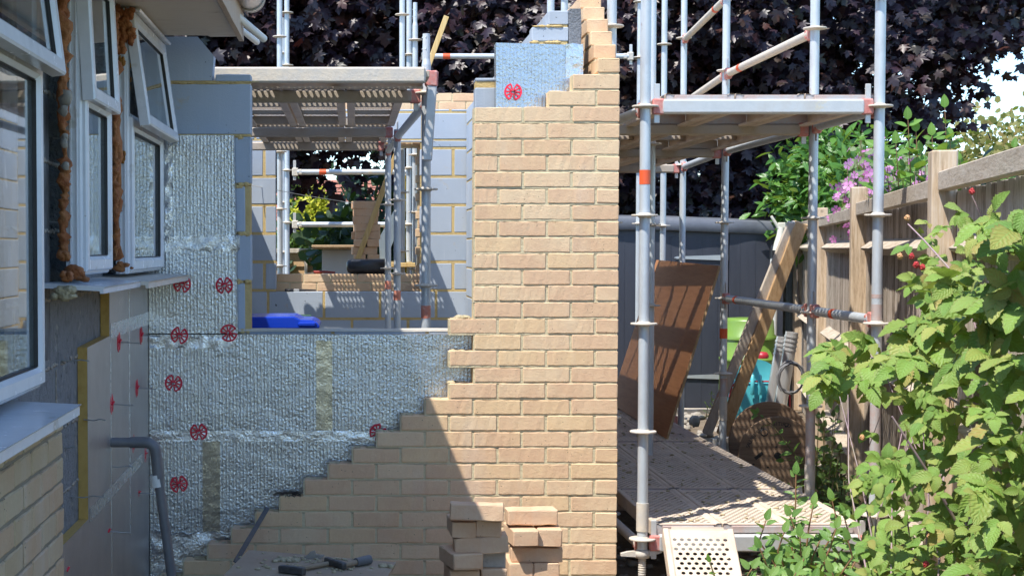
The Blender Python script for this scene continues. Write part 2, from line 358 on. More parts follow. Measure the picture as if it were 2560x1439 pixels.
def leaf_mat(name, cols, rough=.42, trans=.35, tcol=None, spec=.5, vein=True, vcol=None, metal=0, edge=None):
    m, t, b = nt(name); out = t.nodes['Material Output']
    g = N(t, 'ShaderNodeNewGeometry').outputs['Random Per Island']
    col = ramp(t, g, cols)
    if vein:
        uv = N(t, 'ShaderNodeTexCoord').outputs['UV']; sp = N(t, 'ShaderNodeSeparateXYZ'); L(t, uv, sp.inputs[0])
        au = mth(t, 'ABSOLUTE', sp.outputs[0])
        w = mth(t, 'SINE', mth(t, 'SUBTRACT', mth(t, 'MULTIPLY', sp.outputs[1], 46), mth(t, 'MULTIPLY', au, 15)))
        line = mth(t, 'MULTIPLY', mth(t, 'SUBTRACT', w, .72), 3.4, clamp=True)
        mid = mth(t, 'MULTIPLY', mth(t, 'SUBTRACT', .07, au), 25, clamp=True)
        line = mth(t, 'MAXIMUM', line, mid)
        col = mixc(t, mth(t, 'MULTIPLY', line, .45), col, vcol or tuple(min(1, x*1.9+.02) for x in cols[0]))
        if edge:
            col = mixc(t, mth(t, 'MULTIPLY', mth(t, 'SUBTRACT', au, .78), 2.2, clamp=True), col, edge)
        bump(t, b, w, .5, .0012)
    L(t, col, b.inputs['Base Color']); setin(b, {'Roughness': rough, 'Specular IOR Level': spec})
    if trans:
        tr = N(t, 'ShaderNodeBsdfTranslucent'); L(t, mixc(t, .75, col, tcol or (.30,.42,.04), 'MIX'), tr.inputs[0])
        mx = N(t, 'ShaderNodeMixShader'); mx.inputs[0].default_value = trans
        L(t, b.outputs[0], mx.inputs[1]); L(t, tr.outputs[0], mx.inputs[2]); L(t, mx.outputs[0], out.inputs[0])
    return m
M['rasp_leaf'] = leaf_mat('raspberry leaf', [(.12,.23,.05),(.20,.33,.065),(.25,.38,.08),(.14,.26,.055),(.31,.40,.10),(.38,.40,.11),(.17,.30,.05),(.40,.31,.10)], .5, .28, spec=.3, edge=(.24,.20,.09))
M['rasp_cane'] = mat('purple bramble cane', [(.27,.16,.20),(.36,.26,.28),(.30,.30,.15)], 12, .6)
M['berry'] = mat('red berry', [(.40,.015,.03),(.55,.05,.05),(.30,.01,.02)], 30, .3, bs=150, bstr=1, bdist=.004)
M['berry_pale'] = mat('unripe berry', [(.60,.25,.12),(.62,.40,.18)], 30, .5, bs=150, bstr=1, bdist=.004)
M['shrub_leaf'] = leaf_mat('low shrub leaf', [(.13,.26,.06),(.18,.33,.08),(.24,.38,.10),(.12,.23,.06)], .35, .3)
M['laurel_leaf'] = leaf_mat('laurel leaf', [(.05,.15,.03),(.09,.22,.04),(.14,.29,.055)], .25, .3)
M['mallow_leaf'] = leaf_mat('grey green mallow leaf', [(.14,.20,.09),(.20,.27,.13),(.25,.30,.17)], .6, .3)
M['dogwood_leaf'] = leaf_mat('fresh green leaf', [(.12,.26,.04),(.18,.34,.06),(.09,.2,.035)], .4, .35)
M['petal'] = leaf_mat('pink petal', [(.62,.24,.52),(.72,.36,.64),(.55,.14,.42)], .5, .35, (.65,.2,.5), vein=False)
M['gold_leaf'] = leaf_mat('golden shrub leaf', [(.60,.58,.04),(.70,.66,.07),(.42,.46,.05)], .5, .35, vein=False)
M['green_leaf'] = leaf_mat('mid green foliage', [(.05,.10,.02),(.09,.16,.035),(.13,.2,.05)], .5, .3, vein=False)
M['dark_leaf'] = leaf_mat('dark conifer foliage', [(.02,.05,.025),(.03,.075,.035)], .6, .15, vein=False)
M['far_leaf'] = leaf_mat('olive autumn tinged foliage', [(.20,.20,.06),(.28,.24,.08),(.15,.18,.05),(.33,.22,.08)], .6, .3, vein=False)
M['maple_leaf'] = leaf_mat('purple maple leaf', [(.013,.008,.012),(.022,.012,.019),(.034,.016,.024),(.018,.011,.018),(.060,.020,.014),(.014,.018,.011)], .42, .08, (.14,.02,.012), spec=.5, vein=False)
M['bark'] = mat('brown bark', [(.08,.06,.045),(.13,.10,.08)], 10, .95, bs=20, bstr=1, bdist=.02, stretch=(1,1,.3))
M['stem'] = mat('plant stem', [(.20,.13,.07),(.16,.19,.06)], 10, .8)
M['stem_red'] = mat('reddish twig', [(.32,.13,.07),(.24,.17,.08)], 10, .7)
# ================================================================== GROUND
g = MB()
nx, ny = 90, 90
vs = []; fs = []
def gz(x, y):
    if 0.9 < x < 3.9 and 5 < y < 16: return .02*math.sin(7*x+3*y)*math.cos(5*y-2*x) + .015*math.sin(19*x)*math.sin(17*y)
    return 0
X0g, X1g, Y0g, Y1g = -3, 6, 4, 19
for j in range(ny+1):
    for i in range(nx+1):
        x = X0g + (X1g-X0g)*i/nx; y = Y0g + (Y1g-Y0g)*j/ny
        e = i in (0, nx) or j in (0, ny)
        vs.append((x, y, 0 if e else gz(x, y)))
fs = [(j*(nx+1)+i, j*(nx+1)+i+1, (j+1)*(nx+1)+i+1, (j+1)*(nx+1)+i) for j in range(ny) for i in range(nx)]
g.add(vs, fs, True)
struct('ground_soil', g, M['soil'])
g = MB()
for a in ((-150,150,-60,Y0g),(-150,150,Y1g,260),(-150,X0g,Y0g,Y1g),(X1g,150,Y0g,Y1g)):
    g.add([(a[0],a[2],-.002),(a[1],a[2],-.002),(a[1],a[3],-.002),(a[0],a[3],-.002)], [(0,1,2,3)])
struct('ground', g, M['lawn'])
g = MB(); g.box(-1.05, .93, 7.57, 12.79, .03, .12)
struct('floor', g, M['concrete'])

# ================================================================== NEW BRICK CORNER WALL (front leaf + return)
YB = 7.21; XR = XP(1547, YB); PIT = .075; B = .225
top0 = ZP(268, YB)
TOP = lambda k: top0 - PIT*k
w = thing('brick_wall', 'new buff brick corner wall stepped down to the left with recessed sandy mortar', 'brick wall', (XR, YB, 0))
bk = MB(); mo = MB(); lumps = MB()
def jz(): return U(-.0018, .0018)
def front_brick(x0, x1, zt):
    a = jz(); bk.cbox(x0+U(0,.0015), x1-U(0,.0015), YB+U(-.0015,.0015), YB+.1025, zt-.0655+a*.5, zt+a+U(-.001,.001), .0024, 10, .0013, 'x')
def left_end(k):
    if k < 0: return {-1: XP(1368, YB), -2: XP(1427, YB)}.get(k)
    if k <= 12: n = 3; return XR - B*n + .0
    if k in (14, 16): return XR - B*3
    if k in (13, 15, 17): return XR - B*3.5
    return XR - B*3.5 - .1125*(k-17)
for k in range(-2, 31):
    zt = TOP(k); xl = left_end(k); half = (k % 2 != 0)
    x = XR
    if half: x = XR - .1125
    # the return brick of the odd rows shows its header end, built with the return below
    while x - .11 > xl - .01:
        x0 = max(x - B + .01, xl if x - B + .01 - xl < .06 and x-B+.01 > xl else x - B + .01)
        if x0 < xl - .03: x0 = xl
        if k <= 12 and k >= 0 and half and x - B < xl - .03: x0 = xl + .005
        front_brick(x0, x, zt)
        x -= B
    mo.box(xl+.004, XR-.004, YB+.0032, YB+.098, zt-PIT+.0004, zt-.003)
# return wall, racked back at the top
for k in range(-8, 31):
    zt = TOP(k); odd = (k % 2 != 0)
    y = YB if odd else YB + .1125
    if k <= -3: y = YB + .1125*(-3-k)
    while y < 13.05:
        Ln = .215
        if k <= -3 and False: pass
        a = jz()
        bk.cbox(XR-.1025, XR+U(-.001,.001), y, y+Ln, zt-.065+a*.5, zt+a, .0035, 3 if y < 9 else 1, .0012, 'y')
        y += B
    ys = YB if k >= -2 else YB + .1125*(-3-k)
    mo.box(XR-.098, XR-.0045, max(ys, YB+.102)+.003 if k >= -2 else ys+.004, 13.0, zt-PIT+.0004, zt-.003)
bk.build('brickwork', M['brick'], w); mo.build('mortar_joints', M['mortar'], w)
# mortar droppings along the racked steps
for k in list(range(17, 30)) + [-3, 13, 15]:
    if k == -3: continue
    zt = TOP(k); x0 = left_end(k)
    for q in range(5):
        lumps.blob((x0+.02+U(0, .09), YB+U(.02,.085), zt+.001), U(.008,.024), U(.008,.02), U(.003,.008), 8, 5, .25)
for q in range(6): lumps.blob((left_end(13)+U(.05,.11), YB+.04, TOP(13)+.004), U(.012,.028), .02, U(.006,.016), 8, 5, .3)
tag(lumps.build('mortar_droppings', M['rubble_mortar'], w), kind='stuff')

# ================================================================== BLOCKWORK helpers
def blockwork(bm, mm, axis, a0, a1, d0, d1, rows, bl=.44, off=0.0, jw=.012, cuts=None):
    """rows = [(z0, z1)]; blocks run along axis from a0 to a1; d0..d1 thickness"""
    for i, (z0, z1) in enumerate(rows):
        x = a0 - (bl+jw)*(.5 if i % 2 else 0) - off
        while x < a1 - .02:
            s = max(x, a0); e = min(x+bl, a1)
            if e - s > .03:
                q = U(-.0012, .0012)
                if axis == 'x': bm.cbox(s, e, d0+q, d1, z0+jw, z1, .004, 3, .0012, 'x')
                else: bm.cbox(d0+q, d1, s, e, z0+jw, z1, .004, 3, .0012, 'y')
            x += bl + jw
        if axis == 'x': mm.box(a0+.003, a1-.003, d0+.003, d1-.003, z0+.0004, z1-.002)
        else: mm.box(d0+.003, d1-.003, a0+.003, a1-.003, z0+.0004, z1-.002)
SILL = ZP(829, 7.46); RH = .2325
t = thing('block_wall', 'blue grey block inner wall with open window hole behind the foil boards', 'block wall', (0, 7.5, 0))
bm = MB(); mm = MB()
y0, y1 = 7.46, 7.56
rows = [(SILL-RH*(i+1), SILL-RH*i) for i in range(4, -1, -1)]
blockwork(bm, mm, 'x', -.99, .93, y0, y1, rows)
xj = XP(628, 7.46); jt = []
rows = [(SILL+RH*i, SILL+RH*(i+1)) for i in range(4)]
blockwork(bm, mm, 'x', -.99, xj, y0, y1, rows, .60, .12)
# fifth course: one big shaded block over the foil, then the small slip and the raked block
z5 = SILL + RH*4; z6 = ZP(208, 7.46); z7 = ZP(186, 7.46)
bm.cbox(-.99, xj, y0, y1, z5+.012, z6-.004, .004, 3, .001)
mm.box(-.985, xj-.004, y0+.003, y1-.003, z5, z6+.012)
bm.cbox(XP(540,7.46), xj, y0, y1, z6+.008, z7, .004, 3, .001)
zt = ZP(92, 7.46)
bm.prism([(-.99, z6+.012), (XP(531,7.46), z6+.012), (XP(536,7.46), ZP(140,7.46)), (XP(496,7.46), zt), (-.99, zt)], lambda a, b: (a, y0, b), (0, .1, 0))
# right of the opening, behind the brick pier
xp = XP(1187, 7.46)
rows = [(SILL+RH*i, SILL+RH*(i+1)) for i in range(5)]
blockwork(bm, mm, 'x', xp, .93, y0, y1, rows, .44, .1)
zb = SILL+RH*5
bm.cbox(xp, .93, y0, y1, zb+.03, ZP(195, 7.46), .004, 2, .001); mm.box(xp+.002, .92, y0+.004, y1-.004, zb, zb+.034)
bm.cbox(XP(1327,7.46), XP(1419,7.46), y0, y1, ZP(103,7.46), ZP(68,7.46), .004, 2, .001)
bm.cbox(XP(1369,7.46), XP(1419,7.46), y0, y1, ZP(62,7.46), ZP(27,7.46), .004, 2, .001)
mm.box(XP(1330,7.46), XP(1416,7.46), y0+.004, y1-.004, ZP(112,7.46), ZP(102,7.46))
mm.box(XP(1374,7.46), XP(1416,7.46), y0+.004, y1-.004, ZP(69,7.46), ZP(61,7.46))
for q in range(14):
    mm.blob((U(XP(1335,7.46), XP(1400,7.46)), y0+.002, ZP(66 if q % 2 else 106,7.46)), U(.01,.025), .008, U(.004,.009), 8, 5, .3)
for q in range(16):
    mm.blob((U(-.93, xj), y0+.004, z6+U(-.003,.006)), U(.008,.05), .006, U(.003,.006), 8, 5, .3)
for i in range(5):
    for q in range(4): mm.blob((U(xj-.07, xj-.01), y0+.002, SILL+RH*i+U(-.006,.012)), U(.01,.02), .006, U(.006,.013), 8, 5, .3)
bm.build('block_courses', M['block'], t); mm.build('mortar_joints', M['gold_mortar'], t)
s = MB(); s.cbox(xj-.12, xp, 7.457, 7.56, SILL+.0005, SILL+.012, .002, 6, .0015)
s.build('window_board', M['galv_dirty'], t)
# side wall inner leaf
t = thing('side_block_wall', 'long block side wall running away behind the brick pier', 'block wall', (.985, 10, 0))
bm = MB(); mm = MB()
XS = .935
rows = [(SILL+RH*i, SILL+RH*(i+1)) for i in range(-5, 6)]
blockwork(bm, mm, 'y', 7.57, 12.79, XS, XS+.1, rows)
zz = SILL+RH*6
blockwork(bm, mm, 'y', 7.57, 12.79, XS, XS+.1, [(zz, 2.775)], .44, .2)
bm.build('block_courses', M['block'], t); mm.build('mortar_joints', M['gold_mortar'], t)
# left side wall of the extension (behind the jamb)
t = thing('left_block_wall', 'block side wall of the extension next to the old house', 'block wall', (-1.1, 10, 0))
bm = MB(); mm = MB(); blockwork(bm, mm, 'y', 7.58, 12.79, -1.2, -1.1, rows)
bm.build('block_courses', M['block'], t); mm.build('mortar_joints', M['gold_mortar'], t)
# rear wall with its window hole
YR = 12.8
t = thing('rear_block_wall', 'sunlit rear block wall with ochre joints around an open window hole', 'block wall', (0, YR, 0))
bm = MB(); mm = MB()
xl, xr = XP(690, YR), XP(1050, YR); zs = ZP(729, YR); zh = ZP(362, YR)
rows = [(zs+RH*i, zs+RH*(i+1)) for i in range(-5, 0)]
blockwork(bm, mm, 'x', -1.09, 1.03, YR, YR+.1, rows, .44, .05, .020)
rows = [(zs+RH*i, zs+RH*(i+1)) for i in range(0, 5)] + [(zs+RH*5, zs+RH*5+.07)]
blockwork(bm, mm, 'x', -1.09, xl, YR, YR+.1, rows, .44, .08, .022)
blockwork(bm, mm, 'x', xr, 1.03, YR, YR+.1, rows, .44, .18, .022)
zz = zs+RH*5+.07
blockwork(bm, mm, 'x', -1.09, 1.03, YR, YR+.1, [(zz, zz+.225), (zz+.225, 2.775)], .44, .15, .016)
bm.build('block_courses', M['block'], t); mm.build('mortar_joints', M['gold_mortar'], t)
s = MB(); s.box(xl-.12, xr+.12, YR-.002, YR+.102, zz-.006, zz+.004); s.build('lintel', M['beam_steel'], t)
# rear outer brick leaf
t = thing('rear_brick_wall', 'shaded rear brick leaf seen through the window hole, two courses above the blocks', 'brick wall', (0, 13.05, 0))
bk = MB(); mo = MB(); YO = 13.0
xl2, xr2 = XP(686, YO), XP(1041, YO); zo = ZP(685, YO)
k = 0
zt = zo
while zt > .05:
    x = -1.3 - (.1125 if k % 2 else 0)
    while x < 1.3:
        a = jz(); bk.cbox(max(x,-1.3), x+.215, YO+U(-.002,.002), YO+.1, zt-.065+a, zt+a, .003, 4, .0015); x += B
    mo.box(-1.29, 1.3, YO+.004, YO+.097, zt-.0746, zt-.003); zt -= PIT; k += 1
zt = zo + PIT; k = 0
while zt < 2.93:
    for xa, xb in ((-1.3, xl2), (xr2, 1.3)) if zt < 2.50 else ((-1.3, 1.3),):
        o = .1125 if k % 2 else 0; x = xa - o if xa < -1 else xa + (.012 if k % 2 else -.006)
        while x < xb-.03:
            a = jz(); s0 = max(x, xa) if xa < -1 else x; e = min(x+.215 if not (xa > -1 and k % 2 and x < xa+.05) else x+.1025, xb)
            if e-s0 > .02: bk.cbox(s0, e, YO+U(-.002,.002), YO+.1, zt-.065+a, zt+a, .003, 3, .0015)
            x = e + .01
        mo.box(xa+.006, xb-.006, YO+.004, YO+.097, zt-.0746, zt-.003)
    zt += PIT; k += 1
bk.build('brickwork', M['brick'], t); mo.build('mortar_joints', M['mortar'], t)

# ================================================================== FOIL INSULATION BOARDS
YI = 7.36
XC = XP(371, YI)
def foil_board(label, poly, extra=None, name='foil_insulation_board'):
    cx = sum(p[0] for p in poly)/len(poly); zb = min(p[1] for p in poly)
    o = thing(name, label, 'insulation board', (cx, YI, zb), 'foil insulation boards')
    b = MB(); b.prism(poly, lambda a, c: (a, YI, c), (0, .095, 0)); b.build('foil_sheet', M['foil'], o)
    return o
def ptz(px, py, Y=YI): p = P(px, py, Y); return (p.x, p.z)
up = foil_board('upper bubble foil insulation board between the open window and the grey block jamb', [ptz(371,700), ptz(588,606), ptz(586,337), ptz(371,337)][::-1] and [(XC, ZP(833,YI)), (XP(593,YI), ZP(833,YI)), (XP(586,YI), ZP(338,YI)), (XC, ZP(338,YI))])
lo = foil_board('wide bubble foil board directly under the open window hole with one tape strip tinted by a beige reflection', [(XC, ZP(1084,YI)), (XP(1186,YI), ZP(1084,YI)), (XP(1186,YI), ZP(836,YI)), (XC, ZP(836,YI))])
bt = foil_board('lowest shaded bubble foil board behind the stepped bricks and waste pipe', [(XC, 0.02), (XP(1186,YI), 0.02), (XP(1186,YI), ZP(1086,YI)), (XC, ZP(1086,YI))])
tp = thing('foil_insulation_board', 'small bright foil board standing on top of the brick pier with one red clip', 'insulation board', (.88, YI, TOP(0)-.3), 'foil insulation boards')
b = MB(); b.prism([(XP(1240,YI), TOP(0)-.4), (XP(1412,YI), TOP(0)-.4), (XP(1414,YI), ZP(112,YI)), (XP(1238,YI), ZP(107,YI))], lambda a, c: (a, YI, c), (0,.09,0)); b.build('foil_sheet', M['foil'], tp)
def crumple(poly_x0, poly_x1, z0, z1, y, parent, m, amp=.006, nx=30, nz=6, seed=1, ragged=.01, name='foil_tape'):
    r = random.Random(seed); b = MB(); vs = []
    for j in range(nz+1):
        for i in range(nx+1):
            x = poly_x0 + (poly_x1-poly_x0)*i/nx; z = z0 + (z1-z0)*j/nz
            if j in (0, nz): z += r.uniform(-ragged, ragged)
            vs.append((x, y - .002 - r.uniform(0, amp), z))
    n = len(vs); vs2 = [(v[0], v[1]+.0012, v[2]) for v in vs]
    fs = [(j*(nx+1)+i, j*(nx+1)+i+1, (j+1)*(nx+1)+i+1, (j+1)*(nx+1)+i) for j in range(nz) for i in range(nx)]
    b.add(vs, fs, True); b.add(vs2, [f[::-1] for f in fs], True)
    return b.build(name, m, parent)
crumple(XP(412,YI), XP(600,YI), ZP(628,YI), ZP(590,YI), YI, up, M['foil_tape'], .007, 20, 5, 3, .010)
crumple(XP(414,YI), XP(432,YI), ZP(590,YI), ZP(340,YI), YI, up, M['foil_tape'], .007, 3, 34, 4, .004)
crumple(XP(373,YI), XP(590,YI), ZP(870,YI), ZP(842,YI), YI, lo, M['foil_tape'], .006, 30, 4, 5, .006)
crumple(XP(790,YI), XP(831,YI), ZP(1078,YI), ZP(852,YI), YI, lo, M['foil_tape_reflect_tint'], .0015, 5, 26, 6, .003)
crumple(XP(375,YI), XP(1000,YI), ZP(1102,YI), ZP(1076,YI), YI, bt, M['foil_tape'], .0035, 60, 4, 7, .003)
crumple(XP(505,YI), XP(548,YI), ZP(1330,YI), ZP(1102,YI), YI, bt, M['foil_tape_reflect_tint'], .002, 5, 26, 8, .003)
crumple(XP(376,YI), XP(560,YI), ZP(1450,YI), ZP(1330,YI), YI-.004, bt, M['foil_tape'], .012, 14, 10, 9, .01)
crumple(XP(1411,YI)+.0, XP(1455,YI), ZP(262,YI), ZP(110,YI), YI, tp, M['foil_tape'], .008, 6, 22, 10, .004)
b = MB(); b.box(XP(1413,YI), XP(1454,YI), YI+.001, YI+.08, TOP(0)-.3, ZP(112,YI)); b.build('foil_edge', M['foil_tape'], tp)
b = MB(); b.cbox(XP(1420,7.45), XP(1450,7.45), 7.45, 7.55, TOP(0), ZP(22,7.45), .003, 8, .003, 'z')
o = b.build('cut_block', M['rough_block'], None, (1.06, 7.5, TOP(0))); tag(o, 'rough dark cut block standing upright between blocks and the stepped bricks', 'block')

# red clips
def clip_mb(M4, seed=0):
    b = MB(); n = 26; Ro, Ri, th = .0415, .0335, .005
    rr = random.Random(seed)
    for a0, a1 in ((R(20), R(160)), (R(200), R(340))):
        vs = []
        for i in range(n+1):
            a = a0 + (a1-a0)*i/n
            for q, y in ((Ro,-th),(Ro,0),(Ri,0),(Ri,-th)): vs.append(M4 @ Vector((q*math.sin(a), y, q*math.cos(a))))
        fs = [(i*4+k, i*4+(k+1) % 4, (i+1)*4+(k+1) % 4, (i+1)*4+k) for i in range(n) for k in range(4)] + [(0,3,2,1), (n*4, n*4+1, n*4+2, n*4+3)]
        b.add(vs, fs)
        for j in range(5):
            a = a0 + (a1-a0)*j/4; d = Vector((math.sin(a), 0, math.cos(a)))
            b.beam(M4 @ (d*.008 + Vector((0,-.004,0))), M4 @ (d*.037 + Vector((0,-.002,0))), .0062, .005, (M4.to_3x3() @ Vector((0,1,0))), .0005)
    b.lathe([(0,-.006),(.011,-.006),(.012,.0),(.012,.004)], M4 @ Matrix.Rotation(R(90), 4, 'X'), 12)
    b.beam(M4 @ Vector((-.013,-.008,.004)), M4 @ Vector((.011,-.012,.008)), .007, .006, (M4.to_3x3() @ Vector((0,0,1))), .001)
    return b
def clip(px, py, label, rot=0, Y=YI-.004, on='foil', tie=True):
    p = P(px, py, Y)
    M4 = Matrix.Translation(p) @ Matrix.Rotation(R(U(-7,7)), 4, 'X') @ Matrix.Rotation(R(U(-7,7)), 4, 'Z') @ Matrix.Rotation(R(rot), 4, 'Y')
    if on == 'pir': M4 = Matrix.Translation(p) @ Matrix.Rotation(R(90), 4, 'Z') @ Matrix.Rotation(R(rot), 4, 'Y')
    o = thing('insulation_clip', label, 'plastic clip', tuple(p), 'red plastic insulation clips')
    clip_mb(M4).build('clip_wheel', M['red_clip'], o)
    if tie:
        b = MB(); d = M4.to_3x3() @ Vector((0,-1,0))
        q = p + d*(.09 if on == 'pir' else .055) + Vector((0,0,-.004))
        if on == 'pir': b.path([p, p+d*.03, p+d*.06+Vector((0,0,-.003)), q], .0026, 6)
        else: b.path([p, p+d*.03, q], .0022, 6)
        if on == 'pir': b.beam(p+d*.008, p+d*.035, .012, .002, (0,0,1), .0005)
        b.build('wall_tie', M['tie'], o)
    return o
clip(455,710,'red wheel clip on foil just right of the white window sill', 8)
clip(561,713,'red wheel clip on foil beside the grey block jamb, level with the sill', -6)
clip(449,838,'red wheel clip on the crumpled foil seam under the window sill end', 14)
clip(572,832,'red wheel clip touching the bottom corner of the grey block jamb', 75)
clip(434,957,'red wheel clip alone on the middle of the wide foil board', 10)
clip(497,1079,'red wheel clip on the lower foil seam above the dull tape strip', -5)
clip(945,1080,'red wheel clip half hidden by the top of a brick step', 40)
clip(447,1209,'lowest red wheel clip on foil, right of the grey waste pipe', -8)
clip(1283,230,'bright sunlit red wheel clip on the top foil board', 5)
XPIR = -.962
def ypir(px): return F*XPIR/(px-CX) / math.cos(AL)
for px, py, lb in ((295,855,'edge-on red clip near the top of the grey board with a steel tie sticking out'),
    (351,838,'small edge-on red clip high on the grey board near the foil corner'),
    (277,1010,'edge-on red clip left of the taped joint, above the waste pipe'),
    (340,970,'edge-on red clip midway up the grey board near the foil corner'),
    (331,1108,'edge-on red clip partly behind the horizontal waste pipe'),
    (361,1135,'edge-on red clip just under the waste pipe elbow'),
    (344,1232,'edge-on red clip beside the sloping waste pipe'),
    (267,1328,'edge-on red clip low on the grey board with a forked tie'),
    (163,1425,'edge-on red clip in the bottom corner next to the house brickwork')):
    clip(px, py, lb, U(-20,20), ypir(px), 'pir', px not in (331,361,163))

# ================================================================== OLD HOUSE
XF = -.88           # window face
XBK = -1.0          # exposed block face
hs = thing('house', 'old house side wall with exposed dark blocks, cream eaves and brick cladding', 'house', (-1, 5, 0))
def yface(px, X=XF): return F*X/(px-CX)/math.cos(AL)
# window openings (Y ranges) in the wall
W1 = (3.0, yface(110)); W2 = (yface(215), yface(281)); W3 = (yface(331), yface(410)-.0)
zt_top = 2.60
zb1 = ZP(968, W1[1]); zb2 = ZP(690, W2[0])
d = MB()
def wallbox(mb, y0, y1, z0, z1, x1=XBK, x0=-1.16): mb.box(x0, x1, y0, y1, z0, z1)
wallbox(d, 1.0, W1[0], 0, 2.75); wallbox(d, W1[0], W1[1], 0, zb1-.03)
wallbox(d, W1[1]+.0, W2[0], 1.28, 2.75); d.build('dark_block_face', M['dark_block'], hs)
d = MB(); wallbox(d, W1[1], W2[0], 0, 1.28); wallbox(d, W2[0], 7.57, 0, zb2-.03)
wallbox(d, W2[1], W3[0], zb2-.03, 2.75); wallbox(d, W3[1], 7.57, zb2-.03, 2.75)
wallbox(d, W1[0], W1[1], 2.62, 2.75); wallbox(d, W2[0], W2[1], 2.62, 2.75); wallbox(d, W3[0], W3[1], 2.62, 2.75)
d.build('grey_block_face', M['grey_block'], hs)
d = MB()
for k in range(9):
    zj = ZP(901, 5.45) - .9 + k*.225
    for yy in np.arange(W1[1]+.02, 6.25, .03):
        if U(0,1) < .75 and zj < 2.2: d.blob((XBK+.001, yy, zj+U(-.004,.004)), .004, U(.012,.03), U(.004,.009), 7, 5, .3)
    y_ = W1[1] + .12 + (.22 if k % 2 else 0)
    for q in range(8): d.blob((XBK+.001, y_+.45*(k % 3 == 0)+U(-.003,.003), zj+.02+q*.025), .004, .006, .016, 7, 5, .3)
tag(d.build('block_mortar', M['stone'], hs), kind='stuff')
# interior shell so the glass looks into a dim room
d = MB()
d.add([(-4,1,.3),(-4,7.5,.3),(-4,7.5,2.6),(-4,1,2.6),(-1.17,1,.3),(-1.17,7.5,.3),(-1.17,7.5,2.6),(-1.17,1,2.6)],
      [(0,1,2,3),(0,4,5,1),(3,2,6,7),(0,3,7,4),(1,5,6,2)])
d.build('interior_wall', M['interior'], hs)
d = MB(); d.box(-6, -4.01, -3, 7.4, 0, 3.0); d.box(-6, -1.0, -3, .99, 0, 3.0); d.build('outer_wall', M['render_wall'], hs)
# brick cladding under the near window
bk = MB(); mo = MB(); XCL = -.862; ycl = yface(155, XCL); zc = ZP(1065, ycl) 
k = 0; zt = zb1 - .075
while zt > .03:
    y = ycl - (0 if k % 2 else .1125)
    first = (k % 2 == 0)
    if first: bk.cbox(XCL-.1, XCL+U(-.002,.002), y+.005, ycl+U(-.004,.004), zt-.065, zt, .004, 3, .002, 'y')
    while y > 3.0:
        a = jz(); bk.cbox(XCL-.1, XCL+U(-.002,.002), y-.215, y-.003, zt-.065+a, zt+a, .004, 4, .002, 'y'); y -= B
    mo.box(XCL-.098, XCL-.006, 3.0, ycl-.004, zt-.0746, zt-.001); zt -= PIT; k += 1
bk.build('brick_cladding', M['brick_old'], hs); mo.build('cladding_mortar', M['mortar_old'], hs)
# soffit, fascia, roof, gutter
XSO = XP(606, 7.15, 2.63); ZS = ZP(93, 7.2); YE = 7.2
d = MB(); d.box(-1.1, XSO-.02, 1.0, YE-.05, ZS, ZS+.012); d.prism([(-.99,YE-.05),(XSO-.16,YE-.05),(XSO-.15,YE-.0),(XSO-.021,YE-.02),(XSO-.021,YE-.051),(-.99,YE-.051)], lambda a, c: (a, c, ZS), (0,0,.012))
d.build('soffit', M['soffit'], hs)
d = MB(); d.cbox(XSO-.02, XSO+.004, 1.0, YE, ZS-.02, ZS+.15, .002, 30, .001, 'y'); d.build('fascia', M['fascia'], hs)
rf = MB()
rp = [(XSO+.02, ZS+.14), (-2.7, ZS+.14+2.2*1.15), (-6.0, ZS+.13), (-6.0, ZS+.09), (-2.7, ZS+.09+2.2*1.15), (XSO+.02, ZS+.10)]
rf.prism(rp, lambda a, c: (a, 1.0, c), (0, YE+.06-1.0, 0)); rf.build('roof', M['roof_tile'], hs)
d = MB(); d.prism([(XSO-.03, ZS+.085), (-2.7, ZS+.05+2.2*1.15), (-5.9, ZS+.07), (-5.9, ZS+.014), (XSO-.03, ZS+.014)], lambda a, c: (a, YE-.35, c), (0, .05, 0)); d.build('gable', M['render_wall'], hs)
# gutter: half round with a thick collar end
gx = XP(628, 7.1, 2.72); gz0 = ZP(-2, 7.1); gr = .062
gt = MB()
def halfpipe(mb, r0, r1, ya, yb, n=16):
    vs = []
    for y in (ya, yb):
        for rr_ in (r0, r1):
            for k in range(n+1):
                a = math.pi + math.pi*k/n; vs.append((gx+rr_*math.cos(a), y, gz0+rr_*math.sin(a)))
    m = n+1
    fs = []
    for k in range(n):
        fs += [(k, k+1, 2*m+k+1, 2*m+k), (m+k+1, m+k, 3*m+k, 3*m+k+1), (k+1, k, m+k, m+k+1), (2*m+k, 2*m+k+1, 3*m+k+1, 3*m+k)]
    mb.add(vs, fs, True)
halfpipe(gt, gr, gr-.004, 1.0, 7.0); gt.build('gutter', M['gutter'], hs)
gt = MB(); halfpipe(gt, gr+.006, gr, 7.0, 7.035); halfpipe(gt, gr+.0045, gr-.01, 7.06, 7.075); halfpipe(gt, gr+.002, gr-.002, 7.035, 7.06); gt.build('gutter_end', M['gutter'], hs)
gt = MB(); gt.tube(P(590,38,6.95), P(660,98,7.2), .017, 14, hollow=True); gt.build('overflow_pipe', M['white_plastic'], hs)
gt = MB(); gt.tube(P(600,72,7.25), P(643,106,7.45), .014, 14, hollow=True); gt.build('overflow_pipe', M['white_plastic'], hs)
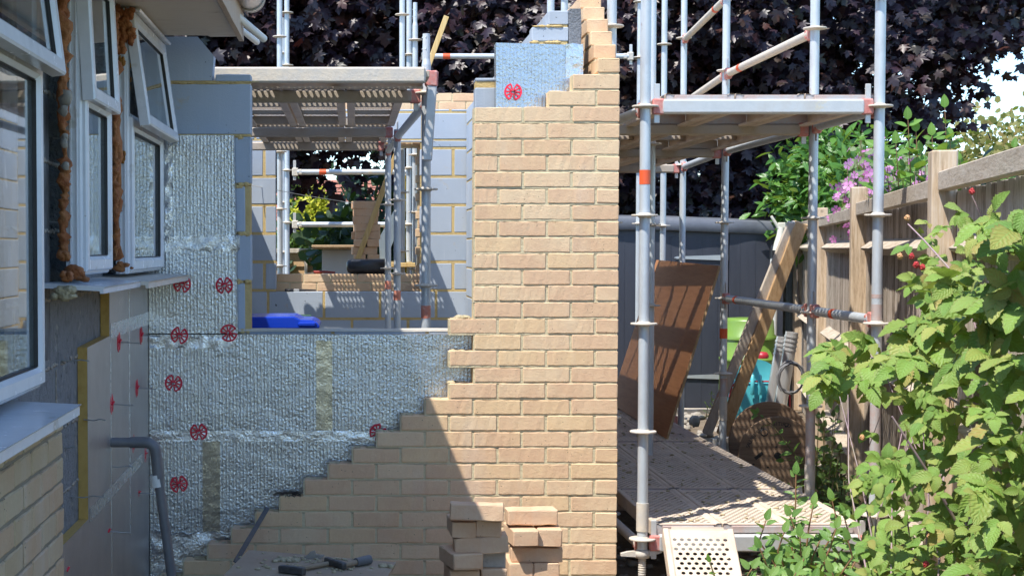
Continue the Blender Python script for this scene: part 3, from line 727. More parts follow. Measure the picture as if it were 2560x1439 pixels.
# window board / sill pieces
def sill(y0, y1, ztop, xnose=-.77, hgt=.026, cut=None):
    b = MB(); b.prism([(XBK, ztop+.012), (xnose+.006, ztop), (xnose, ztop-.006), (xnose, ztop-hgt), (xnose-.012, ztop-hgt), (xnose-.012, ztop-.014), (XBK, ztop-.004)], lambda a, c: (a, y0, c), (0, y1-y0, 0)); return b
zs1 = ZP(1010, F*.77/(880-197))
b = sill(2.9, F*.77/(880-197)*1.0, zs1, -.77, .030)
o = b.build('window_sill', M['pvc'], hs); 
zs2 = ZP(716, F*.77/(880-287))
b = sill(yface(196), 5.9, zs2, -.80, .022); b.build('window_sill', M['pvc'], hs)
b = sill(5.904, 7.34, zs2-.002, -.77, .026); b.build('window_sill', M['soffit'], hs)

def ring(mb, y0, y1, z0, z1, w, xa, xb, wt=None, M4=Matrix(), bev=.012):
    """rectangular frame in the Y-Z plane with an outer face at xb and a sloped inner bead"""
    wt = wt or w
    o = [(y0,z0),(y1,z0),(y1,z1),(y0,z1)]; i_ = [(y0+w,z0+wt),(y1-w,z0+wt),(y1-w,z1-w),(y0+w,z1-w)]
    m_ = [(y0+w-bev,z0+wt-bev),(y1-w+bev,z0+wt-bev),(y1-w+bev,z1-w+bev),(y0+w-bev,z1-w+bev)]
    e_ = [(y0+.006,z0+.006),(y1-.006,z0+.006),(y1-.006,z1-.006),(y0+.006,z1-.006)]
    vs = [M4 @ Vector(v) for v in [(xa,*p) for p in o] + [(xb-.006,*p) for p in o] + [(xb,*p) for p in e_] + [(xb,*p) for p in m_] + [(xb-.012,*p) for p in i_] + [(xa,*p) for p in i_]]
    fs = []
    for r0 in range(5):
        for k in range(4): fs.append((r0*4+k, r0*4+(k+1) % 4, (r0+1)*4+(k+1) % 4, (r0+1)*4+k))
    for k in range(4): fs.append((20+k, 20+(k+1) % 4, (k+1) % 4, k))
    mb.add(vs, fs)
def window(label, y0, y1, z0, z1, ztr, out, fw=.052):
    t = thing('window', label, 'window', (XF, (y0+y1)/2, z0), 'white plastic windows')
    f = MB(); ring(f, y0, y1, z0, z1, fw, XF-.066, XF-.012)
    f.cbox(XF-.066, XF-.012, y0+fw, y1-fw, ztr-.03, ztr+.03, .003, 1, 0, 'y')
    f.box(XF-.05, XF-.045, y0-.014, y0, z0, z1); f.box(XF-.03, XF-.026, y0-.009, y0, z0, z1)
    f.build('frame', M['pvc'], t)
    # lower light: bead and pane
    f = MB(); ring(f, y0+.012, y1-.012, z0+.012, ztr+.012, .05, XF-.05, XF+.004); lf = f.build('lower_sash', M['pvc'], t)
    f = MB(); ring(f, y0+.060, y1-.060, z0+.060, ztr-.037, .006, XF-.02, XF-.006, None, Matrix(), .001); f.build('gasket', M['gasket'], lf)
    f = MB(); f.box(XF-.024, XF-.018, y0+.055, y1-.055, z0+.055, ztr-.032); f.build('glass_pane', M['glass'], lf)
    # top hung sash swung out at the bottom
    H = Matrix.Translation((XF, 0, z1-.01)) @ Matrix.Rotation(math.atan2(out, z1-ztr), 4, 'Y').inverted() @ Matrix.Translation((0,0,0))
    hh = z1 - ztr + .015
    f = MB(); ring(f, y0-.004, y1+.004, -hh, 0, .052, -.03, .012, None, H); sf = f.build('top_sash', M['pvc'], t)
    f = MB(); ring(f, y0+.044, y1-.044, -hh+.048, -.048, .006, -.018, -.001, None, H, .001); f.build('gasket', M['gasket'], sf)
    f = MB()
    c = [H @ Vector(v) for v in [(-.014,y0+.04,-hh+.045),(-.008,y0+.04,-hh+.045),(-.008,y1-.04,-hh+.045),(-.014,y1-.04,-hh+.045),(-.014,y0+.04,-.045),(-.008,y0+.04,-.045),(-.008,y1-.04,-.045),(-.014,y1-.04,-.045)]]
    f.add(c, [(0,3,2,1),(4,5,6,7),(0,1,5,4),(1,2,6,5),(2,3,7,6),(3,0,4,7)]); f.build('glass_pane', M['glass'], sf)
    return t
ztr = ZP(170, W1[1])
wz = ztr
w1 = window('large near white window with its top sash swung open, low sill below', W1[0], W1[1], zb1, 2.60, wz, .055)
w2 = window('narrow white window between two strips of orange foam', W2[0], W2[1], zb2+.003, 2.60, wz, .022)
w3 = window('white window next to the foil wall with its top sash propped open', W3[0], W3[1]-.015, ZP(672, W3[1])-.005, 2.60, wz, .062)
b = MB(); b.prism([(XF-.02, 2.607), (XF+.035, 2.60), (XF+.03, 2.592), (XF-.02, 2.597)], lambda a, c: (a, W3[0]+.02, c), (0, W3[1]-W3[0]+.01, 0)); b.build('drip_rail', M['pvc'], w3)
# foam
fo = MB(); r4 = random.Random(5)
def foam_run(px, X, py0, py1, step, size, dx=.012):
    y = yface(px, X); z = ZP(py0, y); ze = ZP(py1, y); n = 11; vs = []; m = 0; ph = r4.uniform(0, 9); cx, cy, s_ = X, y, size
    while z > ze:
        cx += (X-cx)*.3 + r4.uniform(-dx, dx)*.45; cy += (y-cy)*.3 + r4.uniform(-dx, dx)*.5
        if r4.random() < .45: s_ = size*r4.uniform(.5, 1.7)
        for k in range(n):
            a = 2*math.pi*k/n; q = s_*(1+.28*math.sin(2*a+ph+m*.9)+.22*math.sin(3*a-m*1.7)+r4.uniform(-.2,.2))
            vs.append((cx+q*math.cos(a), cy+q*.9*math.sin(a), z+r4.uniform(-.002,.002)))
        z -= step*r4.uniform(.5,1.2); m += 1
    fo.add(vs, [(i*n+k, (i+1)*n+k, (i+1)*n+(k+1) % n, i*n+(k+1) % n) for i in range(m-1) for k in range(n)], True)
    return
def foam_run_old(px, X, py0, py1, step, size, dx=.012):
    y = yface(px, X); z = ZP(py0, y); ze = ZP(py1, y)
    while z > ze:
        s_ = size*r4.uniform(.6, 1.35)
        fo.blob((X+r4.uniform(-dx, dx), y-r4.uniform(-.008,.018), z), s_, s_*.8, s_*r4.uniform(.8,1.7), 9, 6, .28, r4); z -= step*r4.uniform(.6,1.2)
foam_run(161, -.946, -20, 652, .010, .0115, .008)
foam_run(157, -.946, -20, 330, .017, .017, .012)
fo.build('expanding_foam', M['foam'], hs); fo = MB()
foam_run(289, -.925, 30, 655, .009, .010, .006); foam_run(291, -.93, 60, 655, .03, .013)
fo.build('expanding_foam', M['foam'], hs); fo = MB()
for q in range(40): fo.blob(P(U(290,330), U(25,135), yface(312,-.905)-.01), U(.01,.02), .02, U(.01,.025), 9, 6, .3, r4)
fo.build('expanding_foam', M['foam'], hs)
for c_, n_, s_ in (((185,682),9,.020),((170,690),5,.014),((165,640),5,.014),((205,690),5,.014),((305,665),8,.015),((322,672),6,.011)):
    for q in range(n_): 
        if q == 0: fo = MB()
        p = P(c_[0]+U(-14,14), c_[1]+U(-9,9), yface(c_[0], -.9)-.02); fo.blob(p, s_*U(.7,1.2), s_*1.1, s_*U(.5,.9), 10, 7, .25, r4)
    fo.build('expanding_foam', M['foam'], hs)
for px, pys in ((205, (80,210,385,480,620)), (190,(80,)), (320,(165,205,330,385,395,445,530,615)), (306,(160,390))):
    for py in pys:
        yy = yface(px, -.915) ; base = P(px, py, yy)
        fc = MB()
        for q in range(9): fc.blob((base.x+U(-.009,.009), base.y-.004, base.z+U(-.022,.022)), U(.005,.009), .007, U(.008,.016), 7, 5, .3, r4)
        fc.build('cut_foam_patch', M['foam_cut'], hs)
# chips of mortar stuck in the foam
for px, py, s_ in ((167,245,.022),(160,278,.016),(163,345,.013),(161,358,.014),(166,415,.012),(345,18,.03),(352,22,.03)):
    p = P(px, py, yface(px,-.925)-.03); st = MB(); st.blob(p, s_, s_*.7, s_*1.2, 6, 4, .4, r4)
    st.build('mortar_chip', M['stone'], hs)
# insulation boards on the house wall
bA = MB(); ya, yb2 = yface(217, XPIR), YI-.004
zA = ZP(868, ya); zAb = ZP(1297, ya); yT = yface(273, XPIR)
poly = [(ya, zAb), (yface(120,XPIR), zAb-.05), (yface(120,XPIR), .03), (yb2, .03), (yb2, ZP(720, yb2)-.0), (yT, ZP(735, yT)), (yT, zA+.012), (ya, zA)]
poly = [(ya, zAb), (ya, zA), (yT, zA+.012), (yT, zs2-.03), (yb2, zs2-.03), (yb2, .03), (4.4, .03), (4.4, zAb)]
pb = thing('insulation_board', 'grey foil faced insulation board with tan foam edge on the house wall', 'insulation board', (XPIR, 6, .03))
bA.prism(poly, lambda a, c: (XPIR-.0015, a, c), (-.035, 0, 0)); bA.build('foam_core', M['pir_foam'], pb)
bB = MB(); bB.prism(poly, lambda a, c: (XPIR, a, c), (-.0012, 0, 0)); bB.build('foil_facing', M['pir_face'], pb)
tp_ = MB()
def strip(mb, p, q, w_, X=XPIR+.0012):
    a = Vector(p); b_ = Vector(q); dd = (b_-a).normalized(); nn = Vector((-dd.y, dd.x))*w_/2
    mb.prism([tuple(a-nn), tuple(b_-nn), tuple(b_+nn), tuple(a+nn)], lambda u, v: (X, u, v), (-.001, 0, 0))
yj = yface(275, XPIR)
strip(tp_, (yj, zA), (yj, .03), .012); strip(tp_, (yface(322,XPIR), 1.47), (yface(322,XPIR), .4), .02)
strip(tp_, (ya+.02, ZP(1290,ya)-.0), (yface(352,XPIR), ZP(1145, yface(352,XPIR))), .05, XPIR+.002)
strip(tp_, (yj, zA+.03), (yb2, zA+.03), .06, XPIR+.002)
tp_.build('joint_tape', M['foil_tape'], pb)
# bare wall ties
for px, py, lb, lg in ((140,345,'thin bare wire tie beside the dark wall, upper one of two',.08),(125,553,'thin bare wire tie beside the dark wall, lower one of two',.06),
    (150,900,'flat steel tie in the crumbly block joint above the insulation board',.10),(216,1048,'flat steel tie over the tan foam edge',.07),(156,1117,'short steel tie in the dark gap behind the brickwork',.05),
    (276,1165,'steel tie on the grey board below the waste pipe',.09),(175,1240,'long flat steel tie above the lowest foam edge',.12),(118,745,'stubby steel tie under the large window corner',.06)):
    X_ = XPIR if px > 200 else XBK
    y = yface(px, X_) ; p = P(px, py, y); b = MB()
    b.path([p+Vector((-.01,0,0)), p+Vector((lg*.4,.0,-.004)), p+Vector((lg*.7,.0,.002)), p+Vector((lg,.0,-.003))], .0024, 6)
    if lg >= .07: b.beam(p+Vector((-.005,0,0)), p+Vector((lg*.45,0,-.004)), .013, .002, (0,0,1), .0005)
    tag(b.build('wall_tie', M['tie'], None, tuple(p)), lb, 'wall tie', 'bare steel wall ties')
# broken mortar at the stub under the small sill
b = MB()
for q in range(16): b.blob(P(U(150,196), U(722,742), 4.95)+Vector((-.02,0,0)), U(.012,.022), .02, U(.008,.015), 8, 5, .3, r4)
b.build('broken_mortar', M['rubble_mortar'], hs)
# waste pipe
yw = yface(275, XPIR); p0 = P(275,1105,yw); r_ = .0195
p1 = Vector((XP(362, yw, p0.z), yw, p0.z))
wp = thing('waste_pipe', 'grey plastic waste pipe leaving the board, bending down with a white collar', 'pipe', tuple(P(430,1439,yw)))
pts = [p0, p1] + [p1 + Vector((.045*math.sin(a), 0, -.045+.045*math.cos(a))) for a in [R(15*i) for i in range(1, 6)]]
pe = P(388,1145,yw); pb_ = P(396,1195,yw); pf = P(434,1475,yw)
b = MB(); b.path([p0, p1+Vector((-.02,0,0))], r_, 18); b.path([pb_, pf], r_, 18); b.build('pipe_run', M['grey_pipe'], wp)
b = MB(); b.path([p1+Vector((-.06,0,0))]+[p1+Vector((.0,0,0))]+pts[2:]+[pb_], r_+.003, 18); b.build('elbow', M['grey_pipe'], wp)
b = MB(); b.tube(P(389,1186,yw), P(394,1216,yw), r_+.0045, 18); b.build('collar', M['white_plastic'], wp)
# ================================================================== SCAFFOLD
TR = .0242
def rosette(mb, x, y, z):
    mb.lathe([(TR,-.0045),(.059,-.0045),(.0615,-.002),(.0615,.002),(.059,.0045),(TR,.0045)], Matrix.Translation((x,y,z)), 28, False)
    mb.lathe([(TR+.001,-.012),(.033,-.0045),(.033,.0045),(TR+.001,.012)], Matrix.Translation((x,y,z)), 20)
def standard(px, Y, label, z0, z1, rz, m='galv', group='upright scaffold tubes', joints=(), sticker=None, smat='orange_sticker', collar=None, jack=None, spigot=None, low=None):
    x = XP(px, Y); s = thing('scaffold_standard', label, 'scaffold pole', (x, Y, z0), group)
    b = MB(); b.tube((x,Y,z0), (x,Y,z1), TR, 20); b.build('tube', M[m], s)
    for z in rz:
        b = MB(); rosette(b, x, Y, z); b.build('rosette', M['galv_dirty'], s)
    if low:
        b = MB(); b.tube((x,Y,low[0]), (x,Y,low[1]), TR+.0008, 20); b.build('red_paint_band', M['galv_red'], s)
    if sticker:
        b = MB(); b.tube((x,Y,sticker-.033), (x,Y,sticker+.033), TR+.0012, 20, caps=False); b.build('sticker', M[smat], s)
    for z in joints:
        b = MB(); b.tube((x,Y,z), (x,Y,z+.16), TR+.004, 20); b.build('socket_collar', M['galv_dirty'], s)
    if spigot:
        b = MB(); b.tube((x,Y,z1), (x,Y,z1+.03), TR, 16, .019); b.tube((x,Y,z1+.03), (x,Y,z1+spigot), .019, 16)
        for q in (.08, .14): b.tube((x-.021,Y-.0,z1+q), (x-.0,Y-.0205,z1+q), .004, 8)
        b.build('spigot', M['galv'], s)
    if jack:
        b = MB(); b.tube((x,Y,.03), (x,Y,z0+.02), .0165, 16)
        z = .04
        while z < z0: b.lathe([(.0165,0),(.0195,.004),(.0165,.008)], Matrix.Translation((x,Y,z)), 16); z += .011
        b.build('jack_screw', M['galv_dirty'], s)
        b = MB(); b.cbox(x-.075,x+.075,Y-.075,Y+.075,.022,.03,.002); b.build('base_plate', M['galv_dirty'], s)
        zc = z0 - .018
        b = MB(); b.lathe([(.017,-.02),(.034,-.02),(.036,.006),(.027,.016),(.017,.016)], Matrix.Translation((x,Y,zc)), 16)
        b.prism([(x-.10,zc-.012),(x-.03,zc-.016),(x-.03,zc+.012),(x-.07,zc+.008),(x-.10,zc)], lambda a, c: (a, Y-.012, c), (0,.024,0))
        b.prism([(x+.09,zc+.004),(x+.09,zc+.012),(x+.03,zc+.014),(x+.03,zc-.014)], lambda a, c: (a, Y-.012, c), (0,.024,0))
        b.build('jack_nut', M['galv_dirty'], s)
    return s
def head(mb, wb, p, d):
    """wedge head at p pointing towards the upright along d"""
    d = Vector(d).normalized(); p = Vector(p)
    mb.beam(p - d*.012, p + d*.045, .040, .072, (0,0,1), .006)
    mb.beam(p - d*.05, p - d*.01, .046, .050, (0,0,1), .008)
    q = p + d*.022; wb.beam(q + Vector((0,0,-.075)), q + Vector((0,0,.105)), .008, .026, tuple(d), .002)
def member(kind, label, p0, p1, m='galv', group=None, cat='scaffold tube', box=None, r=TR, heads=(1,1), sticker=None, hm='wedge'):
    p0 = Vector(p0); p1 = Vector(p1); d = (p1-p0).normalized(); c = (p0+p1)/2
    s = thing(kind, label, cat, tuple(c), group)
    a = p0 + d*(.075 if heads[0] else 0); e = p1 - d*(.075 if heads[1] else 0)
    b = MB()
    if box:
        b.beam(a, e, box[0], box[1], (0,0,1), .006, 1)
        b.beam(a, e, box[0]*.5, box[1]+.006, (0,0,1), .004, 1)
    else: b.tube(a, e, r, 20)
    b.build('tube' if not box else 'beam', M[m], s)
    for k, (pp, dd) in enumerate(((a, -d), (e, d))):
        if heads[k]:
            hb, wb = MB(), MB(); head(hb, wb, pp, dd); h = hb.build('coupling', M[hm], s); wb.build('wedge_pin', M['beam_steel'], h)
    if sticker is not None:
        q = p0 + (p1-p0)*sticker; b = MB(); b.tube(q - d*.032, q + d*.032, r+.0012, 18, caps=False); b.build('sticker', M['orange_sticker'], s)
    return s

# --- right hand scaffold
YA, YB2, YC, YD = 7.21, 8.30, 10.34, 12.40
zr = lambda py, Y: ZP(py, Y)
def rz(z, n0, n1): return [z + .5*k for k in range(n0, n1)]
s1z = zr(1078, YA)
S1 = standard(1611, YA, 'tall front scaffold pole hard against the corner of the brick wall', zr(1372,YA), 3.4, [s1z+.5*k for k in (-1,0,1,2,3)], joints=(), sticker=zr(443,YA), jack=True)
b = MB(); x1 = XP(1611,YA); b.tube((x1,YA,zr(1326,YA)), (x1,YA,zr(1256,YA)), TR+.0045, 22); b.build('socket_collar', M['galv_dirty'], S1)
s2z = zr(808, YA)
S2 = standard(2194, YA, 'front scaffold pole in front of the timber fence, partly behind bramble leaves', zr(1340,YA), 3.4, [s2z+.5*k for k in (-1.78,0,1,2,3)], jack=True, low=(zr(1200,YA), zr(1010,YA)))
b = MB(); x2 = XP(2194,YA)
for za, zb in ((745,735),(800,760)): b.tube((x2,YA,zr(za,YA)), (x2,YA,zr(zb,YA)), TR+.0007, 20)
b.build('red_paint_band', M['galv_red'], S2)
s3z = zr(545, YB2)
S3 = standard(2031, YB2, 'second scaffold pole back along the fence with dotted shade on it', .06, 3.6, [s3z+.5*k for k in (-2,-1,0,1,2,3)], joints=(zr(1235,YB2),), low=(zr(1250,YB2)+.1, zr(1010,YB2)))
s4z = zr(745, YC)
S4 = standard(1811, YC, 'third scaffold pole back, right of the leaning brown board, with an orange sticker', .06, 3.9, [s4z+.5*k for k in (-1,0,1,2,3,4)], joints=(zr(1050,YC),), sticker=zr(833,YC), low=(zr(1050,YC)+.1, zr(945,YC)))
x1, x2, x3, x4 = XP(1611,YA), XP(2194,YA), XP(2031,YB2), XP(1811,YC)
K = standard(1526, 8.02, 'scaffold pole rising just behind the top of the stepped bricks', .1, 3.6, [zr(66,8.02)+.5*k for k in (-5,-4,-2,-1,0,1)])
xk = XP(1526, 8.02)
xk3 = 1.31
standard(XP_ := 880+xk3*377, YC, 'scaffold pole hidden behind the brick return wall', .06, 3.6, [2.3, 2.8])
N_ = standard(1627, 9.7, 'thin scaffold pole tucked right behind the front corner pole', .06, 4.3, [zr(562,9.7)+.5*k for k in (-1,0,1)])
# ledgers and guard rails
ZL = 1.313
member('scaffold_ledger', 'dotted shaded ledger tube between the third and second fence side poles', (x4,YC,ZL), (x3,YB2,ZL), 'galv', 'horizontal scaffold tubes', sticker=.18)
member('scaffold_ledger', 'ledger tube ending at the front pole before the fence, at waist height', (x3,YB2,ZL), (x2,YA,ZL), 'galv', 'horizontal scaffold tubes', sticker=.38)
ZG = zr(80, YB2)
member('scaffold_guard_rail', 'lower of two cement crusted rails sloping up above the raised deck, near half', (x4,YC,ZG), (x3,YB2,ZG), 'galv_dirty', 'guard rails above the right deck', sticker=.2)
x5 = XP(1700, YD) + .02
member('scaffold_guard_rail', 'lower of two cement crusted rails sloping up above the raised deck, far half', (x5,YD,ZG), (x4,YC,ZG), 'galv_dirty', 'guard rails above the right deck')
member('scaffold_guard_rail', 'upper cement crusted rail crossing behind the tall front pole', (x5,YD,ZG+.5), (x4,YC,ZG+.5), 'galv_dirty', 'guard rails above the right deck', sticker=.78)
S5 = standard(880+x5*3900/YD, YD, 'far pole at the end of the right hand scaffold', .06, 3.9, [.8,1.31,2.3,2.8,3.3])
ZU = zr(284, YA)    # underside of the front transom
for k, (a, c, lb) in enumerate((((x2,YA),(x3,YB2),'front'), ((x3,YB2),(x4,YC),'middle'), ((x4,YC),(x5,YD),'far'))):
    member('scaffold_ledger', 'ledger tube under the outer edge of the raised deck, %s bay' % lb, (a[0],a[1],ZU+.02), (c[0],c[1],ZU+.02), 'galv', 'horizontal scaffold tubes')
member('scaffold_ledger', 'ledger tube under the inner edge of the raised deck beside the brick corner', (x1,YA,ZU+.02), (xk,8.02,ZU+.02), 'galv', 'horizontal scaffold tubes')
member('scaffold_ledger', 'ledger tube under the inner edge of the raised deck behind the wall', (xk,8.02,ZU+.02), (xk3,YC,ZU+.02), 'galv', 'horizontal scaffold tubes')
ZT = zr(250, YA)
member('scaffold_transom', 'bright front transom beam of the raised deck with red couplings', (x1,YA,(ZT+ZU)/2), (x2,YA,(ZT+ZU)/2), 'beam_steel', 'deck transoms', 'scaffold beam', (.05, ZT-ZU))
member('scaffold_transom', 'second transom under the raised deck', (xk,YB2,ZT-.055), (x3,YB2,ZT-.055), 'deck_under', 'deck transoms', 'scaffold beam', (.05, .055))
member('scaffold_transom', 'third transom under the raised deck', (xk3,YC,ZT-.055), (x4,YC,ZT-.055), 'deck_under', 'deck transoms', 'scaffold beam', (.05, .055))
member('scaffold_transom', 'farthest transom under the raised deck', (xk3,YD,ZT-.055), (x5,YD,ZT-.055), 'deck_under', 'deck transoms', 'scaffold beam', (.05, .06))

# --- perforated steel decks
deck_cache = {}
def deck_mesh(Lg, W=.318):
    key = round(Lg, 3)
    if key in deck_cache: return deck_cache[key]
    b = MB(); pxx, pyy = .0325, .0280
    n = 8; x0 = -W/2+.028; wA = n*pxx; ny = int((Lg-.09)/pyy); y0 = (Lg-ny*pyy)/2
    for j in range(ny):
        ya, yb_ = y0+j*pyy, y0+(j+1)*pyy; off = pxx/2 if j % 2 else 0
        for i in range(n):
            xa = x0+i*pxx+off; xb = xa+pxx
            if i == n-1 and off: xb = x0+wA; b.add([(xa,ya,0),(xb,ya,0),(xb,yb_,0),(xa,yb_,0)], [(0,1,2,3)]); continue
            cx, cy = (xa+xb)/2, (ya+yb_)/2; hx, hy = pxx/2, pyy/2
            o = [(-hx,-hy),(0,-hy),(hx,-hy),(hx,0),(hx,hy),(0,hy),(-hx,hy),(-hx,0)]
            vs = [(cx+p, cy+q, 0) for p, q in o] + [(cx+.0098*math.cos(R(225+45*k)), cy+.0088*math.sin(R(225+45*k)), -.0012) for k in range(8)]
            b.add(vs, [(k, (k+1) % 8, 8+(k+1) % 8, 8+k) for k in range(8)])
        if off: b.add([(x0,ya,0),(x0+off,ya,0),(x0+off,yb_,0),(x0,yb_,0)], [(0,1,2,3)])
    b.add([(x0,0,0),(x0+wA,0,0),(x0+wA,y0,0),(x0,y0,0)], [(0,1,2,3)])
    b.add([(x0,Lg-y0,0),(x0+wA,Lg-y0,0),(x0+wA,Lg,0),(x0,Lg,0)], [(0,1,2,3)])
    top = b
    sds = []
    for sx in (-1, 1):
        sd = MB(); sds.append(sd)
        e = sx*W/2; i_ = x0 if sx < 0 else x0+wA
        prof = [(i_,0),(i_+(e-i_)*.3,.006),(e-sx*.004,.006),(e,.002),(e,-.06),(e-sx*.004,-.066),(e-sx*.045,-.066),(e-sx*.048,-.056)]
        vs = [(x, y, z) for y in (0, Lg) for x, z in prof]; m_ = len(prof)
        sd.add(vs, [(k, k+1, m_+k+1, m_+k) for k in range(m_-1)])
    ens = []
    for y in (0, Lg):
        en = MB(); ens.append(en)
        yy = .004 if y == 0 else Lg-.004
        en.add([(-W/2+.002,yy,-.05),(W/2-.002,yy,-.05),(W/2-.002,yy,.001),(-W/2+.002,yy,.001)], [(0,1,2,3)])
        en.cbox(-.12, .12, yy-(.024 if y == 0 else -.0005), yy+(-.0005 if y == 0 else .024), -.035, -.004, .002)
    for k in range(1, int(Lg/.55)+1):
        yy = Lg*k/(int(Lg/.55)+1); en = MB(); ens.append(en); en.cbox(-W/2+.002, W/2-.002, yy-.02, yy+.02, -.03, -.006, .002)
    deck_cache[key] = [top, sds, ens]
    return deck_cache[key]
deck_proto = {}
def deck(label, x, y, z, Lg, rotz=0, group=None, tilt=0, clean=False, redend=False):
    key = (round(Lg, 3), redend)
    if key not in deck_proto:
        parts = deck_mesh(Lg)
        s = thing('scaffold_deck', label, 'scaffold deck', (0,0,0), group)
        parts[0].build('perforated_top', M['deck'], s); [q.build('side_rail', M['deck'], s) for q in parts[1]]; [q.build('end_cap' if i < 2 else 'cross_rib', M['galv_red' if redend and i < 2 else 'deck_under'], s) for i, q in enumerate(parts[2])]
        deck_proto[key] = s
    else: s = copy_tree(deck_proto[key])
    s.location = (x, y, z); s.rotation_euler = (tilt, 0, rotz); tag(s, label, 'scaffold deck', group)
    return s
ZD = zr(236, YA) + .0
names = ['inner', 'middle', 'outer']
g_ = 'steel decks of the raised platform'
xd0 = XP(1660, 7.24) + .16
for r_i, (ya, Lg, lb) in enumerate(((YA+.02, 1.06, 'front'), (YB2+.03, 1.99, 'second'), (YC+.03, 2.0, 'third'))):
    for k in range(3):
        deck('raised perforated steel deck, %s row, %s of three' % (lb, names[k]), xd0 + k*.322 + (0, .02, .05)[r_i]*0, ya, ZD, Lg, 0, g_, redend=(r_i == 0))
ZW = zr(1313, YA)
g_ = 'steel decks of the low walkway'
xw0 = XP(1640, YA, .4) + .155
for r_i, (ya, Lg, lb) in enumerate(((YA+.03, 1.04, 'front'), (YB2+.03, 1.98, 'second'), (YC+.03, 2.0, 'third'))):
    for k in range(3):
        deck('walkway steel deck, %s row, %s of three' % (lb, names[k]), xw0 + k*.323, ya, ZW, Lg, 0, g_, redend=(r_i < 3))
member('scaffold_transom', 'front transom beam of the low walkway behind the ramp board', (x1,YA,ZW-.08), (x2,YA,ZW-.08), 'beam_steel', 'deck transoms', 'scaffold beam', (.05,.075))
for yy, xa, xb, lb in ((YB2,xk,x3,'second'), (YC,xk3,x4,'third'), (YD,xk3,x5,'farthest')):
    member('scaffold_transom', '%s transom under the low walkway' % lb, (xa,yy,ZW-.085), (xb,yy,ZW-.085), 'galv_red', 'deck transoms', 'scaffold beam', (.05,.05))
member('scaffold_ledger', 'muddy ledger tube low beside the foot of the brick wall', (x1,YA,ZW-.10), (xk,YB2-.2,ZW-.10), 'galv_dirty', 'horizontal scaffold tubes')
member('scaffold_ledger', 'low ledger tube along the outer side of the walkway', (x2,YA,ZW-.10), (x3,YB2,ZW-.10), 'galv_dirty', 'horizontal scaffold tubes')
# ramp board
rt = P(1745, 1322, 7.09)
rd = deck('short perforated steel board sloping down from the walkway as a ramp', rt.x, rt.y, rt.z, .74, R(180), None, R(40), redend=False)
rd.rotation_euler = (R(-38), 0, R(180) + R(-3)); rd.location = (rt.x, rt.y, rt.z-.0)

# --- scaffold inside the extension
Y1, Y2, Y3 = 8.12, 10.65, 12.26
i1 = standard(1065, Y1, 'nearest pole inside the new room, in front of the blue block wall', .05, ZP(85,Y1)-.16, [zr(473,Y1), zr(713,Y1), zr(233,Y1), zr(713,Y1)-.5], spigot=.16, sticker=zr(779,Y1), smat='sticker_worn')
i2 = standard(993, Y2, 'middle pole inside the new room with a worn pink sticker', .05, 2.45, [zr(500,Y2), zr(500,Y2)-.5, zr(500,Y2)-1], sticker=zr(738,Y2), smat='sticker_worn')
i3 = standard(970, Y3, 'farthest pole inside the new room, left of its two neighbours', .05, 2.45, [zr(511,Y3), zr(511,Y3)-.5, zr(511,Y3)-1], sticker=zr(712,Y3), smat='sticker_worn')
xi = [XP(1065,Y1), XP(993,Y2), XP(970,Y3)]
for k, (yy, lb) in enumerate(((Y1,'nearest'),(Y2,'middle'),(Y3,'farthest'))):
    standard(880+(xi[k]-1.16)*3900/yy, yy, '%s pole on the hidden side of the new room' % lb, .05, 2.45, [2.4])
    member('scaffold_transom', '%s transom under the deck inside the new room' % lb, (xi[k]-1.16,yy,2.43 if k < 2 else 2.44), (xi[k],yy,2.43 if k < 2 else 2.44), 'deck_under', 'deck transoms', 'scaffold beam', (.05,.06))
member('scaffold_ledger', 'ledger under the room deck between the nearest and middle poles', (xi[0],Y1,2.40), (xi[1],Y2,2.40), 'galv', 'horizontal scaffold tubes')
member('scaffold_ledger', 'ledger under the room deck between the middle and farthest poles', (xi[1],Y2,2.40), (xi[2],Y3,2.40), 'galv', 'horizontal scaffold tubes')
ztd = ZP(169, 7.66)
dk = deck('long steel deck lying across the new room just behind the block wall', XP(1063,7.7), 7.83, ztd-.006, 1.75, R(90), 'steel decks inside the new room')
b = MB(); xr_ = XP(1063, 7.66)
b.cbox(-1.0, xr_, 7.632, 7.66, ZP(206,7.63), ztd, .008, 1, 0, 'x')
b.build('edge_beam', M['galv_dirty'], i_ := thing('scaffold_edge_beam', 'cream cement covered edge beam along the front of the room deck', 'scaffold beam', (0,7.65,2.5)))
b = MB(); p = P(1080,200,8.02)
b.beam(P(1080,205,8.0), P(1067,402,8.0), .052, .05, (0,1,0), .006)
br = thing('scaffold_bracket', 'grey vertical bracket arm hanging from the corner of the room deck', 'scaffold bracket', tuple(P(1072,300,8.0))); b.build('arm', M['beam_steel'], br)
b = MB(); b.cbox(p.x-.035, p.x+.03, p.y-.05, p.y+.03, p.z-.04, p.z+.045, .01, 2, .003); b.build('coupling', M['wedge'], br)
g_ = 'steel decks inside the new room'
for k in range(3):
    deck('room deck, near bay, %s of three seen from below' % ['left one','middle one','right one'][k], -.53+k*.33, Y1-.12, 2.535, 2.61, 0, g_)
    deck('room deck, far bay, %s of three seen from below' % ['left one','middle one','right one'][k], -.54+k*.325, Y2+.05, 2.535, 1.93, 0, g_)
